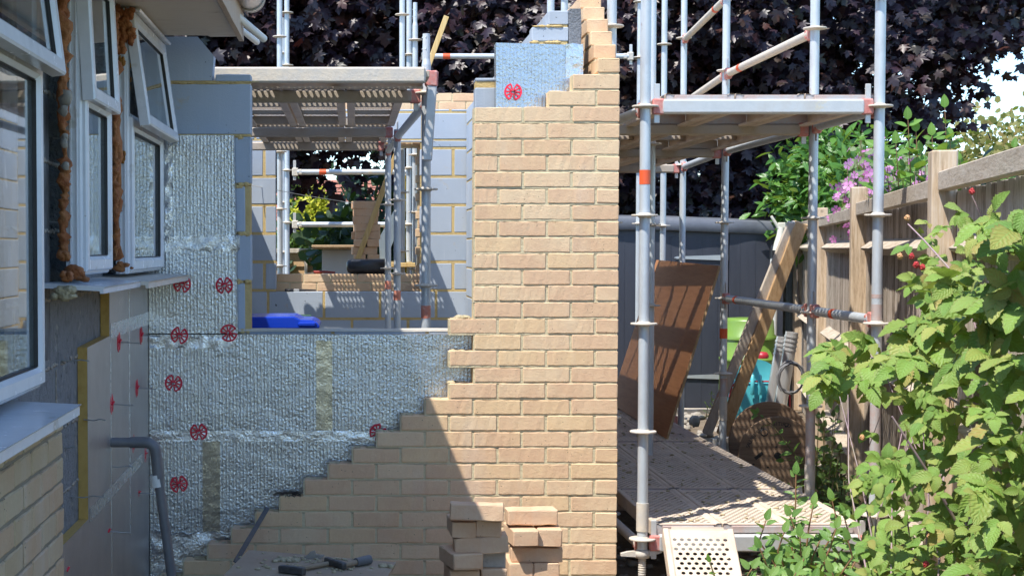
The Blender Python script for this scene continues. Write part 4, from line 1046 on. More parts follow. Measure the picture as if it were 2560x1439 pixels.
# --- scaffold beyond the rear wall
def rear(px, Y, label, top=None, ros=(), spig=None, z0=.05):
    return standard(px, Y, label, z0, (ZP(top,Y)-(spig or 0)) if top is not None else 4.6, [ZP(q,Y)+.5*k for q in ros for k in (-4,-3,-2,-1,0)], group='poles of the rear scaffold', spigot=spig)
rear(700, 13.7, 'rear pole, thickest of the three standing at the left of the rear window hole', None, (92,))
rear(718, 15.0, 'rear pole, right one of the three at the left of the rear window hole', None, (32,))
rear(708, 15.8, 'rear pole, thin one between two others with its top end in view', 45, (133,), .2)
rear(1005, 13.3, 'rear pole, left one of a close row of three beside the timber prop', None, (37,))
rear(1022, 13.9, 'rear pole, middle one of a close row of three beside the timber prop', None, (137,))
rear(1037, 13.7, 'rear pole, right one of a close row with its top end in view', 7, (100,), .2)
rear(1303, 17.0, 'thin rear pole ending behind the top foil board', 5, (98,), .2)
rear(1408, 10.9, 'rear pole top above the topmost grey block', None, (-200,), None, .13)
rear(1596, 14.2, 'rear pole with rail coupling just left of the tall front pole', None, (5,))
rear(1657, 13.0, 'slim rear pole just right of the tall front pole', None, (111,))
for a, c, py, Y, lb, st in ((1045,1592,141,14.0,'rear guard rail running behind the top foil board',.13), (722,1036,430,14.2,'rear rail crossing the upper part of the rear window hole',.27), (722,1036,561,14.2,'rear rail crossing behind the brick stack',None)):
    z = ZP(py, Y); member('scaffold_guard_rail', lb, (XP(a,Y,z),Y,z), (XP(c,Y,z),Y,z), 'galv', 'rails of the rear scaffold', sticker=st, hm='galv_dirty')
# --- timber prop, rear boards, brick stack and clutter seen through the window hole
b = MB(); pa = P(893,652,13.4); pb2 = P(1116,42,13.4); b.beam(pa, pb2, .045, .07, (0,1,0), .003)
tag(b.build('timber_prop', M['prop_timber'], None, tuple(pa)), 'long yellow timber prop leaning across the rear window hole and above the deck', 'timber')
ZO = ZP(655, 13.4)
b = MB()
for k in range(5): b.cbox(XP(872,13.4), XP(1036,13.4), 13.16+k*.23, 13.16+k*.23+.225, ZO-.04, ZO-.002, .004, 4, .001)
tag(b.build('scaffold_boards', M['prop_timber'], None, (0,13.6,ZO)), 'wooden scaffold boards behind the rear window sill carrying a brick stack', 'board')
ord_ = ['top','second','third','fourth','fifth','sixth','seventh','bottom']
bw = {}
def brick_thing(label, M4, group, m='brick_loose', Lb=.215, W=.1025, H=.065, jit=.0016):
    b = MB(); b.rbox(Matrix(), Lb, W, H, .004, 6, jit)
    o = b.build('brick', M[m]); o.matrix_world = M4; tag(o, label, 'brick', group); WL[o.name] = M4.translation; return o
for k in range(8):
    zc = ZO + .0325 + (7-k)*.0655
    cx = XP(916, 13.45)
    if k in (0,1,2,3,4,6):
        brick_thing('%s brick of the tall pale stack beyond the rear wall' % ord_[k], Matrix.Translation((cx+U(-.015,.015),13.45,zc)) @ Matrix.Rotation(R(U(-4,4)),4,'Z'), 'bricks in the tall rear stack')
        brick_thing('%s row brick at the back of the tall rear stack' % ord_[k], Matrix.Translation((cx+U(-.03,.0),13.565,zc)) @ Matrix.Rotation(R(U(-4,4)),4,'Z'), 'bricks in the tall rear stack')
    else:
        for s_, l2 in ((-.056,'left'),(.056,'right')):
            brick_thing('%s header brick, %s row of the tall rear stack' % (l2, ord_[k]), Matrix.Translation((cx+s_,13.49,zc)) @ Matrix.Rotation(R(90+U(-2,2)),4,'Z'), 'bricks in the tall rear stack')
p = P(866,669,13.06); q = P(962,669,13.1)
b = MB(); rr_ = .063
b.lathe([(0,0),(.03,.002),(.052,.012),(rr_,.04),(rr_,.36),(.058,.36),(.055,.05),(0,.03)], Matrix.Translation((p.x,13.07,zo+rr_+.001)) @ Matrix.Rotation(R(90),4,'Y'), 24)
tag(b.build('black_pipe', M['black_plastic'], None, (p.x,13.07,zo)), 'short fat black plastic pipe lying on the rear brick sill', 'pipe')
b = MB(); b.prism([P(947,600,13.9),P(1010,478,13.9),P(1018,520,13.9),P(965,655,13.9),P(950,655,13.9)] and [(947,596),(1012,476),(1018,520),(962,655),(950,655)], lambda a, c: P(a, c, 13.9), (0,.004,0))
tag(b.build('metal_sheet', M['metal_blue'], None, tuple(P(960,655,13.9))), 'bent blue grey metal sheet leaning behind the inner poles', 'metal sheet')
b = MB(); b.path([P(1014,690,13.6), P(1010,560,13.6), P(1013,440,13.6)], .012, 10)
tag(b.build('striped_pole', M['yellow_paint'], None, tuple(P(1014,690,13.6))), 'thin yellow and black marked pole behind the inner poles', 'pole')
# thin builders line
b = MB(); b.path([P(628,463,12.7), P(760,488,13.2), P(884,508,13.45)], .0028, 5); tag(b.build('builders_line', M['string'], None, tuple(P(628,463,12.7))), 'white builders line stretched across the rear window hole', 'string')
# brush and trowel on the sills
bz = zs + .001
t = thing('paint_brush', 'black bristled brush lying on the rear block sill', 'brush', (XP(750,12.82),12.82,bz))
b = MB(); b.cbox(XP(712,12.82), XP(734,12.82), 12.80, 12.86, bz, bz+.022, .006, 3, .003); b.build('bristles', M['black_plastic'], t)
b = MB(); b.cbox(XP(734,12.82), XP(748,12.82), 12.805, 12.855, bz+.002, bz+.02, .003); b.build('ferrule', M['steel'], t)
b = MB(); b.path([(XP(748,12.82),12.83,bz+.011),(XP(765,12.82),12.83,bz+.013),(XP(790,12.82),12.83,bz+.012)], .009, 10, .005); b.build('handle', M['black_plastic'], t)
t = thing('trowel', 'trowel with dull red handle lying on the rear brick sill', 'trowel', (XP(800,13.05),13.05,zo))
b = MB(); b.path([(XP(784,13.05),13.04,zo+.016),(XP(812,13.05),13.04,zo+.018),(XP(838,13.05),13.04,zo+.013)], .013, 10, .008); b.build('handle', M['red_handle'], t)
b = MB(); b.cbox(XP(768,13.05), XP(786,13.05), 13.02, 13.06, zo+.001, zo+.012, .002); b.build('blade', M['black_iron'], t)
# garden panel fence, board and ledge
t = thing('panel_fence', 'pale overlap panel fence beyond the rear window hole', 'fence', (XP(790,21),21,0))
b = MB()
for k in range(9):
    z1_ = ZP(632,21) - k*.17; b.add([(XP(600,21),21.0,z1_),(XP(1100,21),21.0,z1_),(XP(1100,21),20.965,z1_-.18),(XP(600,21),20.965,z1_-.18)], [(0,3,2,1)])
b.build('panel_boards', M['ply_edge'], t)
for px in (640,765,890,1015):
    b = MB(); b.cbox(XP(px,21)-.02, XP(px,21)+.02, 20.93, 20.96, 0.01, ZP(640,21), .002); b.build('batten', M['timber_grey'], t)
b = MB(); b.cbox(XP(600,21), XP(1100,21), 20.93, 21.02, ZP(632,21), ZP(621,21), .004); b.build('capping_rail', M['timber_grey'], t)
b = MB(); b.cbox(XP(805,15.2), XP(890,15.2), 15.2, 15.22, .3, ZP(624,15.2), .002)
tag(b.build('cement_board', M['concrete'], None, (XP(845,15.2),15.2,.3)), 'plain grey brown board standing beyond the rear window hole', 'board')
b = MB(); b.cbox(XP(780,15.1), XP(890,15.1), 15.0, 15.5, ZP(618,15.1), ZP(612,15.1), .003); b.cbox(XP(783,15.1), XP(886,15.1), 15.02, 15.45, ZP(622,15.1), ZP(618.5,15.1), .003)
tag(b.build('loose_boards', M['ply_edge'], None, (XP(840,15.1),15.2,ZP(618,15.1))), 'two thin pale boards laid flat on top of the grey board', 'board')
# red tiled roof
t = thing('tiled_house', 'distant house with red tiled roof glimpsed between shrubs', 'house', (XP(800,46), 46, 0))
rf = MB(); zt_ = ZP(450,46); ze = ZP(600,44)
for k in range(14):
    for i in range(44):
        f0 = k/14; za = ze+(zt_-ze)*f0; ya_ = 43+3*f0; x = XP(560,46)+i*.18+(.09 if k % 2 else 0)
        rf.add([(x,ya_,za+.02),(x+.172,ya_,za+.02),(x+.172,ya_+.26,za+(zt_-ze)/14+.01),(x,ya_+.26,za+(zt_-ze)/14+.01)], [(0,1,2,3)])
rf.build('roof', M['red_tile'], t)
b = MB(); b.box(XP(560,46), XP(560,46)+8, 43.2, 50, 0, ze); b.add([(XP(560,46),43,ze-.02),(XP(560,46)+8,43,ze-.02),(XP(560,46)+8,46,zt_-.02),(XP(560,46),46,zt_-.02)], [(0,1,2,3)]); b.build('wall', M['render_wall'], t)
b = MB(); b.box(XP(842,43), XP(872,43), 42.5, 43.2, ze, ZP(505,43)); b.build('dormer', M['render_wall'], t)

# wheelie bin inside
t = thing('wheelie_bin', 'wheelie bin with glossy blue lid inside the new room', 'bin', (XP(700,9.3),9.4,.12))
Yb = 9.3
b = MB(); poly = [(600,812),(600,792),(735,791),(752,799),(780,800),(794,806),(800,815),(797,822),(640,822)]
b.prism([(a, c) for a, c in poly][::-1], lambda a, c: P(a, c, Yb), (0,.5,0)); o = b.build('lid', M['blue_plastic'], t); md = o.modifiers.new('round', 'BEVEL'); md.width = .012; md.segments = 3
b = MB(); b.cbox(XP(745,Yb), XP(790,Yb), Yb-.02, Yb+.1, ZP(816,Yb), ZP(804,Yb), .008); b.build('lid_grip', M['blue_plastic'], t)
b = MB(); b.box(XP(590,Yb), XP(790,Yb), Yb+.02, Yb+.5, .16, ZP(823,Yb)); b.build('body', M['bin_green'], t)
b = MB(); b.tube((XP(600,9.9),9.9,ZP(791,9.9)+.0), (XP(778,9.9),9.9,ZP(791,9.9)), .014, 12); b.build('handle_bar', M['bin_green'], t)

# ================================================================== LOOSE BRICKS IN FRONT
def lbrick(px0, px1, py0, py1, Y, label, head_=False, rz_=0, rx=0, tilt=0, m='brick_loose', frog=False):
    """front face measured from px0..px1, py0..py1 at depth Y"""
    c = P((px0+px1)/2, (py0+py1)/2, Y); Lb = (px1-px0)/3900*Y
    H = (py1-py0)/3900*Y
    if head_: Mr = Matrix.Rotation(R(90+rz_),4,'Z'); W = Lb; Lf = .215; off = Vector((0, Lf/2, 0))
    else: Mr = Matrix.Rotation(R(rz_),4,'Z'); Lf = Lb; W = .1025; off = Vector((0, W/2, 0))
    M4 = Matrix.Translation(c+off) @ Matrix.Rotation(R(tilt),4,'Y') @ Matrix.Rotation(R(rx),4,'X') @ Mr
    return brick_thing(label, M4, 'loose bricks stacked against the brick wall', m, Lf, W, H, .0018)
Y0 = 6.25
lbrick(1127,1262,1262,1303,6.05,'pale crusty brick on top of the left loose stack, lit at one end', False, -4, -3, 1.5)
lbrick(1127,1189,1304,1345,6.1,'orange buff end brick, left in the second row of the left loose stack', True, 2)
lbrick(1192,1256,1300,1342,6.1,'pale end brick, right in the second row of the left loose stack', True, -2, 0, 2)
lbrick(1136,1272,1342,1385,6.1,'long brick tilted in the third row of the left loose stack', False, 0, 0, -3.5)
lbrick(1118,1196,1384,1424,6.05,'chunky pale brick, left in the fourth row of the left loose stack', True, 12)
lbrick(1204,1268,1378,1418,6.15,'sooty grey speckled brick near the foot of the left loose stack', True, -3, m='brick_grey')
lbrick(1120,1196,1425,1468,6.1,'end brick at the bottom left of the left loose stack', True, 3)
lbrick(1203,1268,1421,1464,6.12,'end brick at the bottom right of the left loose stack', True, 0)
lbrick(1268,1394,1274,1312,6.72,'clean brick alone on top of the right loose stack', False, 3)
lbrick(1276,1342,1325,1366,6.65,'notched end brick, left in the second row of the right loose stack', True, 6)
lbrick(1345,1406,1322,1366,6.68,'orange end brick, right in the second row of the right loose stack', True, 0)
lbrick(1278,1408,1368,1405,6.72,'long brick in the third row of the right loose stack', False, -2)
lbrick(1272,1333,1407,1447,6.7,'end brick, left in the bottom row of the right loose stack', True, 1, m='brick_loose')
lbrick(1336,1400,1407,1447,6.7,'very pale end brick, right in the bottom row of the right loose stack', True, -1)
for xx, yy, zz_, lb in ((1195,6.2,.0,'left'),(1338,6.8,.0,'right')):
    zt_ = ZP(1466 if lb == 'left' else 1447, yy-.05)
    for j in range(int(zt_/.066)):
        for s_ in (-.056,.056):
            c = Vector((XP(xx,yy,.3)+s_, yy+.05, zt_-.034-.0655*j))
            if c.z > .03: brick_thing('brick in the lowest rows of the %s loose stack' % lb, Matrix.Translation(c) @ Matrix.Rotation(R(90),4,'Z'), 'bricks at the foot of the loose stacks')
# plywood mixing board with tools
zp_ = .42
def onb(px, py, z=None):
    z = zp_ if z is None else z
    lo_, hi_ = 3.0, 9.0
    for _ in range(40):
        m_ = (lo_+hi_)/2
        if ZP(py, m_) < z: hi_ = m_
        else: lo_ = m_
    return Vector((XP(px, m_, z), m_, z))
A_, B_, C_, D_ = onb(622,1373), onb(990,1404), onb(968,1441), onb(556,1439)
v1 = (C_-B_).normalized()*.75; v2 = (D_-A_).normalized()*1.0
b = MB(); b.prism([tuple((A_+v2).xy), tuple((B_+v1).xy), tuple(B_.xy), tuple(A_.xy)], lambda a, c: (a, c, zp_-.012), (0,0,.012))
pt = tag(b.build('mixing_board', M['ply_dirty'], None, (A_.x+.3, 5.8, zp_)), 'mortar stained plywood sheet holding hammers in front of the stepped bricks', 'board')
b = MB(); 
for xx in (-.3, .02): b.cbox(xx-.1, xx+.1, 5.6, 6.0, .01, zp_-.014, .005, 3, .001, 'x')
tag(b.build('support_block', M['block'], None, (-.15,5.8,0)), 'pair of blocks propping up the plywood sheet', 'block')
t = thing('club_hammer', 'worn hammer with wooden handle lying on the plywood, head at frame bottom', 'hammer', tuple(onb(730,1434)))
h0, h1 = onb(735,1432)+Vector((0,0,.014)), onb(826,1414)+Vector((0,0,.012))
b = MB(); b.path([h0, (h0*2+h1)/3, (h0+h1*2)/3, h1], .011, 10, .009); b.build('handle', M['tool_wood'], t)
b = MB(); b.beam(onb(699,1430)+Vector((0,0,.016)), onb(762,1438)+Vector((0,0,.016)), .028, .028, (0,0,1), .004, 2, .001); b.build('head', M['black_iron'], t)
t = thing('brick_hammer', 'hammer with black head and grey grip lying across the plywood', 'hammer', tuple(onb(870,1420)))
b = MB(); b.beam(onb(815,1411)+Vector((0,0,.018)), onb(862,1426)+Vector((0,0,.018)), .022, .026, (0,0,1), .004, 3, .001); b.build('head', M['black_iron'], t)
h0, h1 = onb(856,1424)+Vector((0,0,.018)), onb(890,1416)+Vector((0,0,.018))
b = MB(); b.path([h0, (h0+h1)/2, h1], .011, 10); b.build('shaft', M['tool_wood'], t)
b = MB(); h2 = onb(924,1410)+Vector((0,0,.02)); b.path([h1, (h1+h2)/2, h2], .017, 12, .019); b.build('grip', M['grey_pipe'], t)
b = MB(); r6 = random.Random(9)
for q in range(150):
    p = onb(r6.gauss(800,75), r6.gauss(1408,12)); s_ = r6.uniform(.002,.009)
    if (p-A_).dot((B_-A_).normalized()) < 0 or p.y > A_.y + (p.x-A_.x)*(B_.y-A_.y)/(B_.x-A_.x) - .02: continue
    b.blob((p.x,p.y,zp_+s_*.3), s_*1.4, s_*1.4, s_*.6, 6, 4, .35, r6)
for c_ in ((715,1399),(735,1402),(965,1416),(700,1401)):
    for q in range(9):
        p = onb(c_[0]+r6.uniform(-14,14), c_[1]+r6.uniform(-3,3)); b.blob((p.x,p.y,zp_+.004), .014, .012, .007, 7, 4, .35, r6)
tag(b.build('mortar_crumbs', M['rubble_mortar'], None, (0,5.8,zp_)), kind='stuff')
p = onb(783,1396); b = MB(); b.prism([(-.035,0),(.03,0),(.045,.012),(.012,.016),(.006,.03),(-.012,.024)], lambda a, c: (p.x+a, p.y, zp_+.001+c), (0,.02,0))
tag(b.build('slate_shard', M['stone'], None, tuple(p)), 'small grey pointed shard at the back of the plywood sheet', 'stone')
b = MB(); b.beam(P(588,1405,6.55), P(669,1268,7.12), .022, .004, (0,1,0), .001); tag(b.build('steel_strip', M['black_iron'], None, tuple(P(588,1405,6.55))), 'rusty flat steel strip leaning on the brick steps above the plywood', 'steel strip')
b = MB(); r7 = random.Random(4)
for q in range(60):
    x = XP(r7.uniform(697,742), YB+.05); b.path([(x, YB+r7.uniform(.02,.08), TOP(24)+.002), (x+r7.uniform(-.02,.02), YB+.05, TOP(24)+r7.uniform(.005,.018)), (x+r7.uniform(-.04,.04), YB+r7.uniform(-.01,.05), TOP(24)+r7.uniform(-.002,.016))], .0016, 4)
tag(b.build('dry_moss', M['bark'], None, (XP(720,YB),YB,TOP(24))), kind='stuff')
# ================================================================== TIMBER FENCE (runs away at a slight angle)
FX0, FS = 1.0, .223
def fx(y): return FX0 + FS*y
def ff(y, off, z): return Vector((fx(y)+off, y, z))     # off > 0 = neighbour's side
fd = Vector((FS, 1, 0)).normalized()
ft = thing('timber_fence', 'weathered closeboard timber fence with notched rails running back beside the scaffold', 'fence', tuple(ff(9, 0, 0)))
posts = [(3.35,2.07),(6.4,ZP(377,6.4)),(9.75,ZP(468,9.75)),(12.8,ZP(520,12.8)),(15.8,1.98),(18.8,1.98)]
r8 = random.Random(21)
bd = MB()
y = 3.0
while y < 18.8:
    wv = r8.uniform(.098,.112); t0 = r8.uniform(0,.004)
    a = ff(y, .045, .12); c = ff(y+wv*.975, .045, .12); zt = 1.88 + r8.uniform(-.006,.006)
    n_ = Vector((1,-FS,0)).normalized()
    th0, th1 = .007, .018
    q0, q1 = a - n_*t0, c - n_*(t0+.011)
    vs = [q0, q1, q1+n_*th1, q0+n_*th0]; vs = vs + [v+Vector((0,0,zt-.12)) for v in vs]
    bd.add(vs, [(0,3,2,1),(4,5,6,7),(0,1,5,4),(1,2,6,5),(2,3,7,6),(3,0,4,7)])
    y += wv*.975
bd.build('feather_boards', M['fence_board'], ft)
for k, (py_, pz) in enumerate(posts):
    b = MB(); c = ff(py_, -.01, 0); Mx = Matrix.Translation((c.x, c.y, pz/2)) @ Matrix.Rotation(-math.atan(FS), 4, 'Z') @ Matrix.Rotation(-math.pi/2, 4, 'Y')
    b.rbox(Mx, pz, .125, .10, .006, 8, .0008); b.build('post', M['fence_wood'], ft)
    if k < len(posts)-1:
        ya, yb = py_+.062, posts[k+1][0]-.062
        ca = {0:1.957,1:1.935,2:1.905,3:1.90}.get(k, 1.90)
        b = MB(); b.beam(ff(ya,-.012,ca-.04), ff(yb,-.012,ca-.04 - (.01 if k else 0)), .05, .078, (0,0,1), .004, 8, .001); b.build('capping_rail', M['fence_rail'], ft)
        for zz_ in (1.66, .985, .315):
            b = MB(); sag = r8.uniform(.0,.008)
            # triangular rail: wide sloping upper face, flat notched ends
            n = 10; vs = []
            for i in range(n+1):
                yy = ya + (yb-ya)*i/n; s_ = -sag*math.sin(math.pi*i/n); e = .35 if i in (0, n) else 1
                vs += [ff(yy, .043, zz_+.045*e+s_), ff(yy, .043-.082*e, zz_-.012+s_), ff(yy, .043-.075*e, zz_-.022+s_), ff(yy, .043, zz_-.055*e+s_)]
            b.add(vs, [(i*4+q, i*4+(q+1) % 4, (i+1)*4+(q+1) % 4, (i+1)*4+q) for i in range(n) for q in range(4)] + [(3,2,1,0), (n*4,n*4+1,n*4+2,n*4+3)])
            b.build('rail', M['fence_rail'], ft)
b = MB(); b.beam(ff(3,.05,.07), ff(18.8,.05,.07), .022, .13, (0,0,1), .003, 20, .001); b.build('gravel_board', M['fence_rail'], ft)

# ================================================================== SHED
YS_ = 15.6
sh = thing('shed', 'dark grey shed with rippled capping and long pale strap hinges', 'shed', (XP(1750,YS_), YS_, 0))
xa, xb = XP(1380,YS_), XP(1958,YS_); zt1 = ZP(541,YS_)
b = MB()
xm = XP(1822,YS_)
for x0_, x1_, yy in ((xa, xm-.004, YS_), (xm+.004, xb, YS_-.012)):
    b.box(x0_, x1_, yy, yy+2.0, .04, zt1-.07)
    x = x0_+.1
    while x < x1_-.02:
        b.box(x, x+.006, yy-.003, yy+.001, .05, zt1-.20); x += .155
b.build('panel', M['shed'], sh)
b = MB(); vs = []
n = 60
for i in range(n+1):
    x = xa + (xb+.03-xa)*i/n; d_ = .012*math.sin(x*5.1)+.006*math.sin(x*13); dz = -.05*max(0,(x-XP(1640,YS_))/(xb-XP(1640,YS_)))
    vs += [(x, YS_-.05+d_, zt1-.135+dz), (x, YS_-.062+d_, zt1-.125+dz), (x, YS_-.05+d_*.6, zt1-.02+dz), (x, YS_-.03, zt1+dz), (x, YS_+.3, zt1+.02+dz)]
b.add(vs, [(i*5+q, (i+1)*5+q, (i+1)*5+q+1, i*5+q+1) for i in range(n) for q in range(4)], True); b.build('capping', M['shed_trim'], sh)
b = MB(); b.box(xa, xb+.02, YS_-.03, YS_+2.05, zt1-.068, zt1-.03); b.build('roof_edge', M['black_plastic'], sh)
for py, xl_ in ((644,1684),(941,1700)):
    b = MB(); zc = ZP(py, YS_); b.prism([(XP(1822,YS_)-.01, zc-.028),(XP(1822,YS_)-.01, zc+.03),(XP(xl_+8,YS_), zc+.013),(XP(xl_,YS_), zc),(XP(xl_+8,YS_), zc-.011)], lambda a, c: (a, YS_-.018, c), (0,.006,0)); b.build('strap_hinge', M['hinge'], sh)
# ================================================================== LEANING BROWN BOARD AND TIMBER FRAME
pl = thing('plywood_sheet', 'big brown faced plywood sheet standing on the walkway and leaning against the scaffold', 'board', (2.2, 11.6, ZW))
nb = P(1665,1093,10.45); nb.z = ZW+.008; nt_ = P(1797,664,10.45)
fb = Vector((nb.x+.02, 12.85, ZW+.008)); d_ = nt_ - nb; ftp = fb + d_ + Vector((.03,0,.02))
nn = d_.cross(fb-nb).normalized(); nn = nn if nn.x < 0 else -nn
b = MB(); vs = [nb, nt_, ftp, fb]; b.add(vs + [v - nn*.016 for v in vs], [(0,1,2,3),(7,6,5,4)]); b.build('face', M['ply'], pl)
b = MB(); b.add(vs + [v - nn*.016 for v in vs], [(0,4,5,1),(1,5,6,2),(2,6,7,3),(3,7,4,0)]); b.build('edge', M['ply_edge'], pl)
fr = thing('leaning_timber', 'long timber box frame of two planks and blocks leaning up against the fence', 'timber frame', tuple(P(1795,1090,11.3)))
f0, f1 = P(1806,1085,11.4), P(2004,556,11.0)
dd = (f1-f0).normalized(); sd_ = Vector((0,1,0)).cross(dd).normalized(); sd_ = sd_ if sd_.x > 0 else -sd_
sp = Vector((-.108, .03, .0))
b = MB(); b.beam(f0, f1, .088, .045, (0,1,0) , .004, 8, .001); b.build('plank', M['timber'], fr)
b = MB(); b.beam(f0+sp, f1+sp+Vector((.055,0,0)), .07, .04, (0,1,0), .004, 8, .001); b.build('plank', M['timber_grey'], fr)
for u in (.985,.40,.1):
    q = f0 + (f1-f0)*u; b = MB(); b.beam(q+sp*.1+Vector((0,.03,0)), q+sp*.5+Vector((0,.0,0)), .05, .06, dd, .003); b.build('spacer_block', M['timber_grey'], fr)

# ================================================================== GARDEN CLUTTER BY THE FENCE
def lathe_obj(name, prof, c, mat_, parent=None, n=32, M4=None):
    b = MB(); b.lathe(prof, (Matrix.Translation(c) if M4 is None else Matrix.Translation(c) @ M4), n); return b.build(name, mat_, parent, None if parent else tuple(c))
Yg = 14.6; cg = Vector((XP(1890,Yg), Yg+.25, .0)); rg = 66/3900*Yg
zt_g = ZP(797, Yg)
gb = thing('compost_bin', 'lime green plastic composter standing before the dark shed', 'bin', tuple(cg))
lathe_obj('body', [(rg*1.12,0),(rg*1.08,zt_g*.45),(rg*1.05,zt_g*.58),(rg*1.10,zt_g*.585),(rg*1.10,zt_g*.615),(rg*1.02,zt_g*.62),(rg*1.0,zt_g*.80)], cg, M['green_plastic'], gb)
lathe_obj('lid', [(rg*1.06,zt_g*.795),(rg*1.06,zt_g*.825),(rg*.98,zt_g*.84),(rg*.95,zt_g*.97),(rg*.90,zt_g*.995),(rg*.6,zt_g),(0,zt_g)], cg, M['green_plastic'], gb)
# steel flue tubes
for px, py0, Y, lb, r_ in ((1972,830,12.2,'taller stainless tube with ribbed collar leaning by the fence',.050),(1956,842,12.5,'second ribbed steel tube half hidden by its brighter neighbour',.047)):
    top = P(px+ (8 if r_ > .048 else 0), py0, Y); foot = Vector((top.x-.13, Y+.05, .02)); d_ = (top-foot).normalized()
    t = thing('flue_tube', lb, 'metal tube', tuple(foot), 'steel flue tubes')
    b = MB(); b.tube(foot, top, r_, 24, hollow=True); b.build('tube', M['steel'], t)
    b = MB()
    for q in range(4): b.tube(top - d_*(.03+q*.035), top - d_*(.042+q*.035), r_+.005, 24, r_+.005)
    b.build('ribbed_collar', M['steel'], t)
# downpipe with black joint and cream bag
Yp = 15.2; xp_ = XP(1935, Yp)
t = thing('downpipe', 'white downpipe with black swept joint at the shed corner', 'pipe', (xp_, Yp, .3))
b = MB(); b.tube((xp_,Yp,.3), (xp_,Yp,ZP(640,Yp)), .036, 18); b.build('pipe_run', M['white_plastic'], t)
b = MB(); b.tube((xp_,Yp,ZP(645,Yp)), (xp_,Yp,ZP(625,Yp)), .042, 18); b.path([(xp_,Yp,ZP(630,Yp)),(xp_+.005,Yp,ZP(620,Yp)),(xp_+.03,Yp,ZP(614,Yp)),(xp_+.07,Yp,ZP(613,Yp))], .04, 16); b.build('joint', M['black_plastic'], t)
t = thing('plastic_spout', 'cream plastic spout and bag hanging above the downpipe joint', 'plastic bag', tuple(P(1948,600,15.1)))
b = MB(); b.path([P(1928,540,15.1),P(1938,556,15.1),P(1948,572,15.1)], .014, 10, .018); b.build('spout', M['cream'], t)
b = MB(); b.path([P(1953,568,15.1),P(1951,590,15.1),P(1947,610,15.1),P(1946,626,15.1)], .03, 14, .055); b.cbox(*[XP(1946,15.15),XP(1972,15.15)], 15.15, 15.2, ZP(584,15.15), ZP(556,15.15), .006); b.build('bag', M['cream'], t)
# turquoise ride-on toy: tub with raised round lid
Yt = 12.6; t = thing('toy_tub', 'turquoise plastic garden tub with red rim and round lid propped open', 'plastic tub', tuple(P(1900,1020,Yt)), None)
def tpt(a, c, dy=0): return P(a, c, Yt+dy)
body = [(1826,1080),(1826,990),(1830,968),(1842,955),(1955,955),(1968,968),(1972,990),(1972,1080)]
b = MB(); b.prism([(a, c) for a, c in body], lambda a, c: tpt(a,c), (0,.32,0)); o = b.build('tub', M['teal'], t); md = o.modifiers.new('r','BEVEL'); md.width = .03; md.segments = 3
b = MB(); b.path([tpt(a,c,-.005) for a, c in [(1825,1060),(1824,990),(1829,966),(1842,953),(1955,953),(1969,966),(1974,990),(1975,1060)]], .008, 8); b.build('rim', M['red_plastic'], t)
b = MB(); cl = tpt(1893,945,.02); n = 36
vs = [cl+Vector((0,.03,0))] + [cl + Vector((.172*math.cos(2*math.pi*k/n)*1.0, .012*math.sin(2*math.pi*k/n), .150*math.sin(2*math.pi*k/n))) for k in range(n)]
vs2 = [v+Vector((0,.035,0)) for v in vs[1:]]
b.add(vs, [(0,k+1,(k+1) % n+1) for k in range(n)], True); b.add(vs[1:]+vs2, [(k,(k+1) % n,n+(k+1) % n,n+k) for k in range(n)], True); b.build('lid', M['teal'], t)
b = MB()
for px in (1881,1900):
    b.path([tpt(px,938,-.02), tpt(px,950,-.045), tpt(px,968,-.05), tpt(px,985,-.03)], .016, 10)
b.build('hinge_arm', M['teal'], t)
b = MB(); c2 = tpt(1905,895,.09); b.lathe([(.05,0),(.055,.02),(.04,.05),(0,.055)], Matrix.Translation(c2), 20); b.build('knob', M['red_plastic'], t)
# cable drum
def disc(c, r, th, holes=True):
    b = MB(); b.lathe([(.0,0),(r-.004,0),(r,.003),(r,th-.003),(r-.004,th),(0,th)], Matrix.Translation(c) @ Matrix.Rotation(R(90),4,'X'), 64, False); return b
t = thing('cable_drum', 'wooden cable drum with black stencilled lettering standing beside the walkway', 'cable drum', (2.87,10.5,0))
cn = P(1942,1137,10.30); cf = P(1921,1103,10.72); rn, rf_ = 98/3900*10.3, 101/3900*10.72
tilt_ = Matrix.Rotation(R(0),4,'X')
disc(cn, rn, .022).build('flange', M['spool'], t); disc(cf, rf_, .022).build('flange', M['spool'], t)
b = MB(); b.tube(cn+Vector((0,0,0)), cf, .13, 32); b.build('barrel', M['spool'], t)
yn = cn.y - .0235
b = MB(); b.add([cn+Vector((0,-.0232,0))]+[cn+Vector((.024*math.cos(2*math.pi*k/20),-.0232,.024*math.sin(2*math.pi*k/20))) for k in range(20)], [(0,k+1,(k+1) % 20+1) for k in range(20)])
sl_ = [Vector((-.115-.03*0,0,.0))]
u_ = Vector((math.cos(R(38)),0,math.sin(R(38)))); w_ = Vector((-u_.z,0,u_.x)); c0 = cn+Vector((-.125,-.0232,.0))
b.add([c0-u_*.032-w_*.011, c0+u_*.032-w_*.011, c0+u_*.032+w_*.011, c0-u_*.032+w_*.011], [(0,1,2,3)])
for a, r_ in ((100,.06),(230,.1),(200,.17),(75,.2)): 
    q = cn+Vector((r_*math.cos(R(a)),-.0232,r_*math.sin(R(a)))); b.add([q+Vector((.008*math.cos(2*math.pi*k/8),0,.006*math.sin(2*math.pi*k/8))) for k in range(8)], [tuple(range(8))])
b.build('bolt_hole', M['gasket'], t)
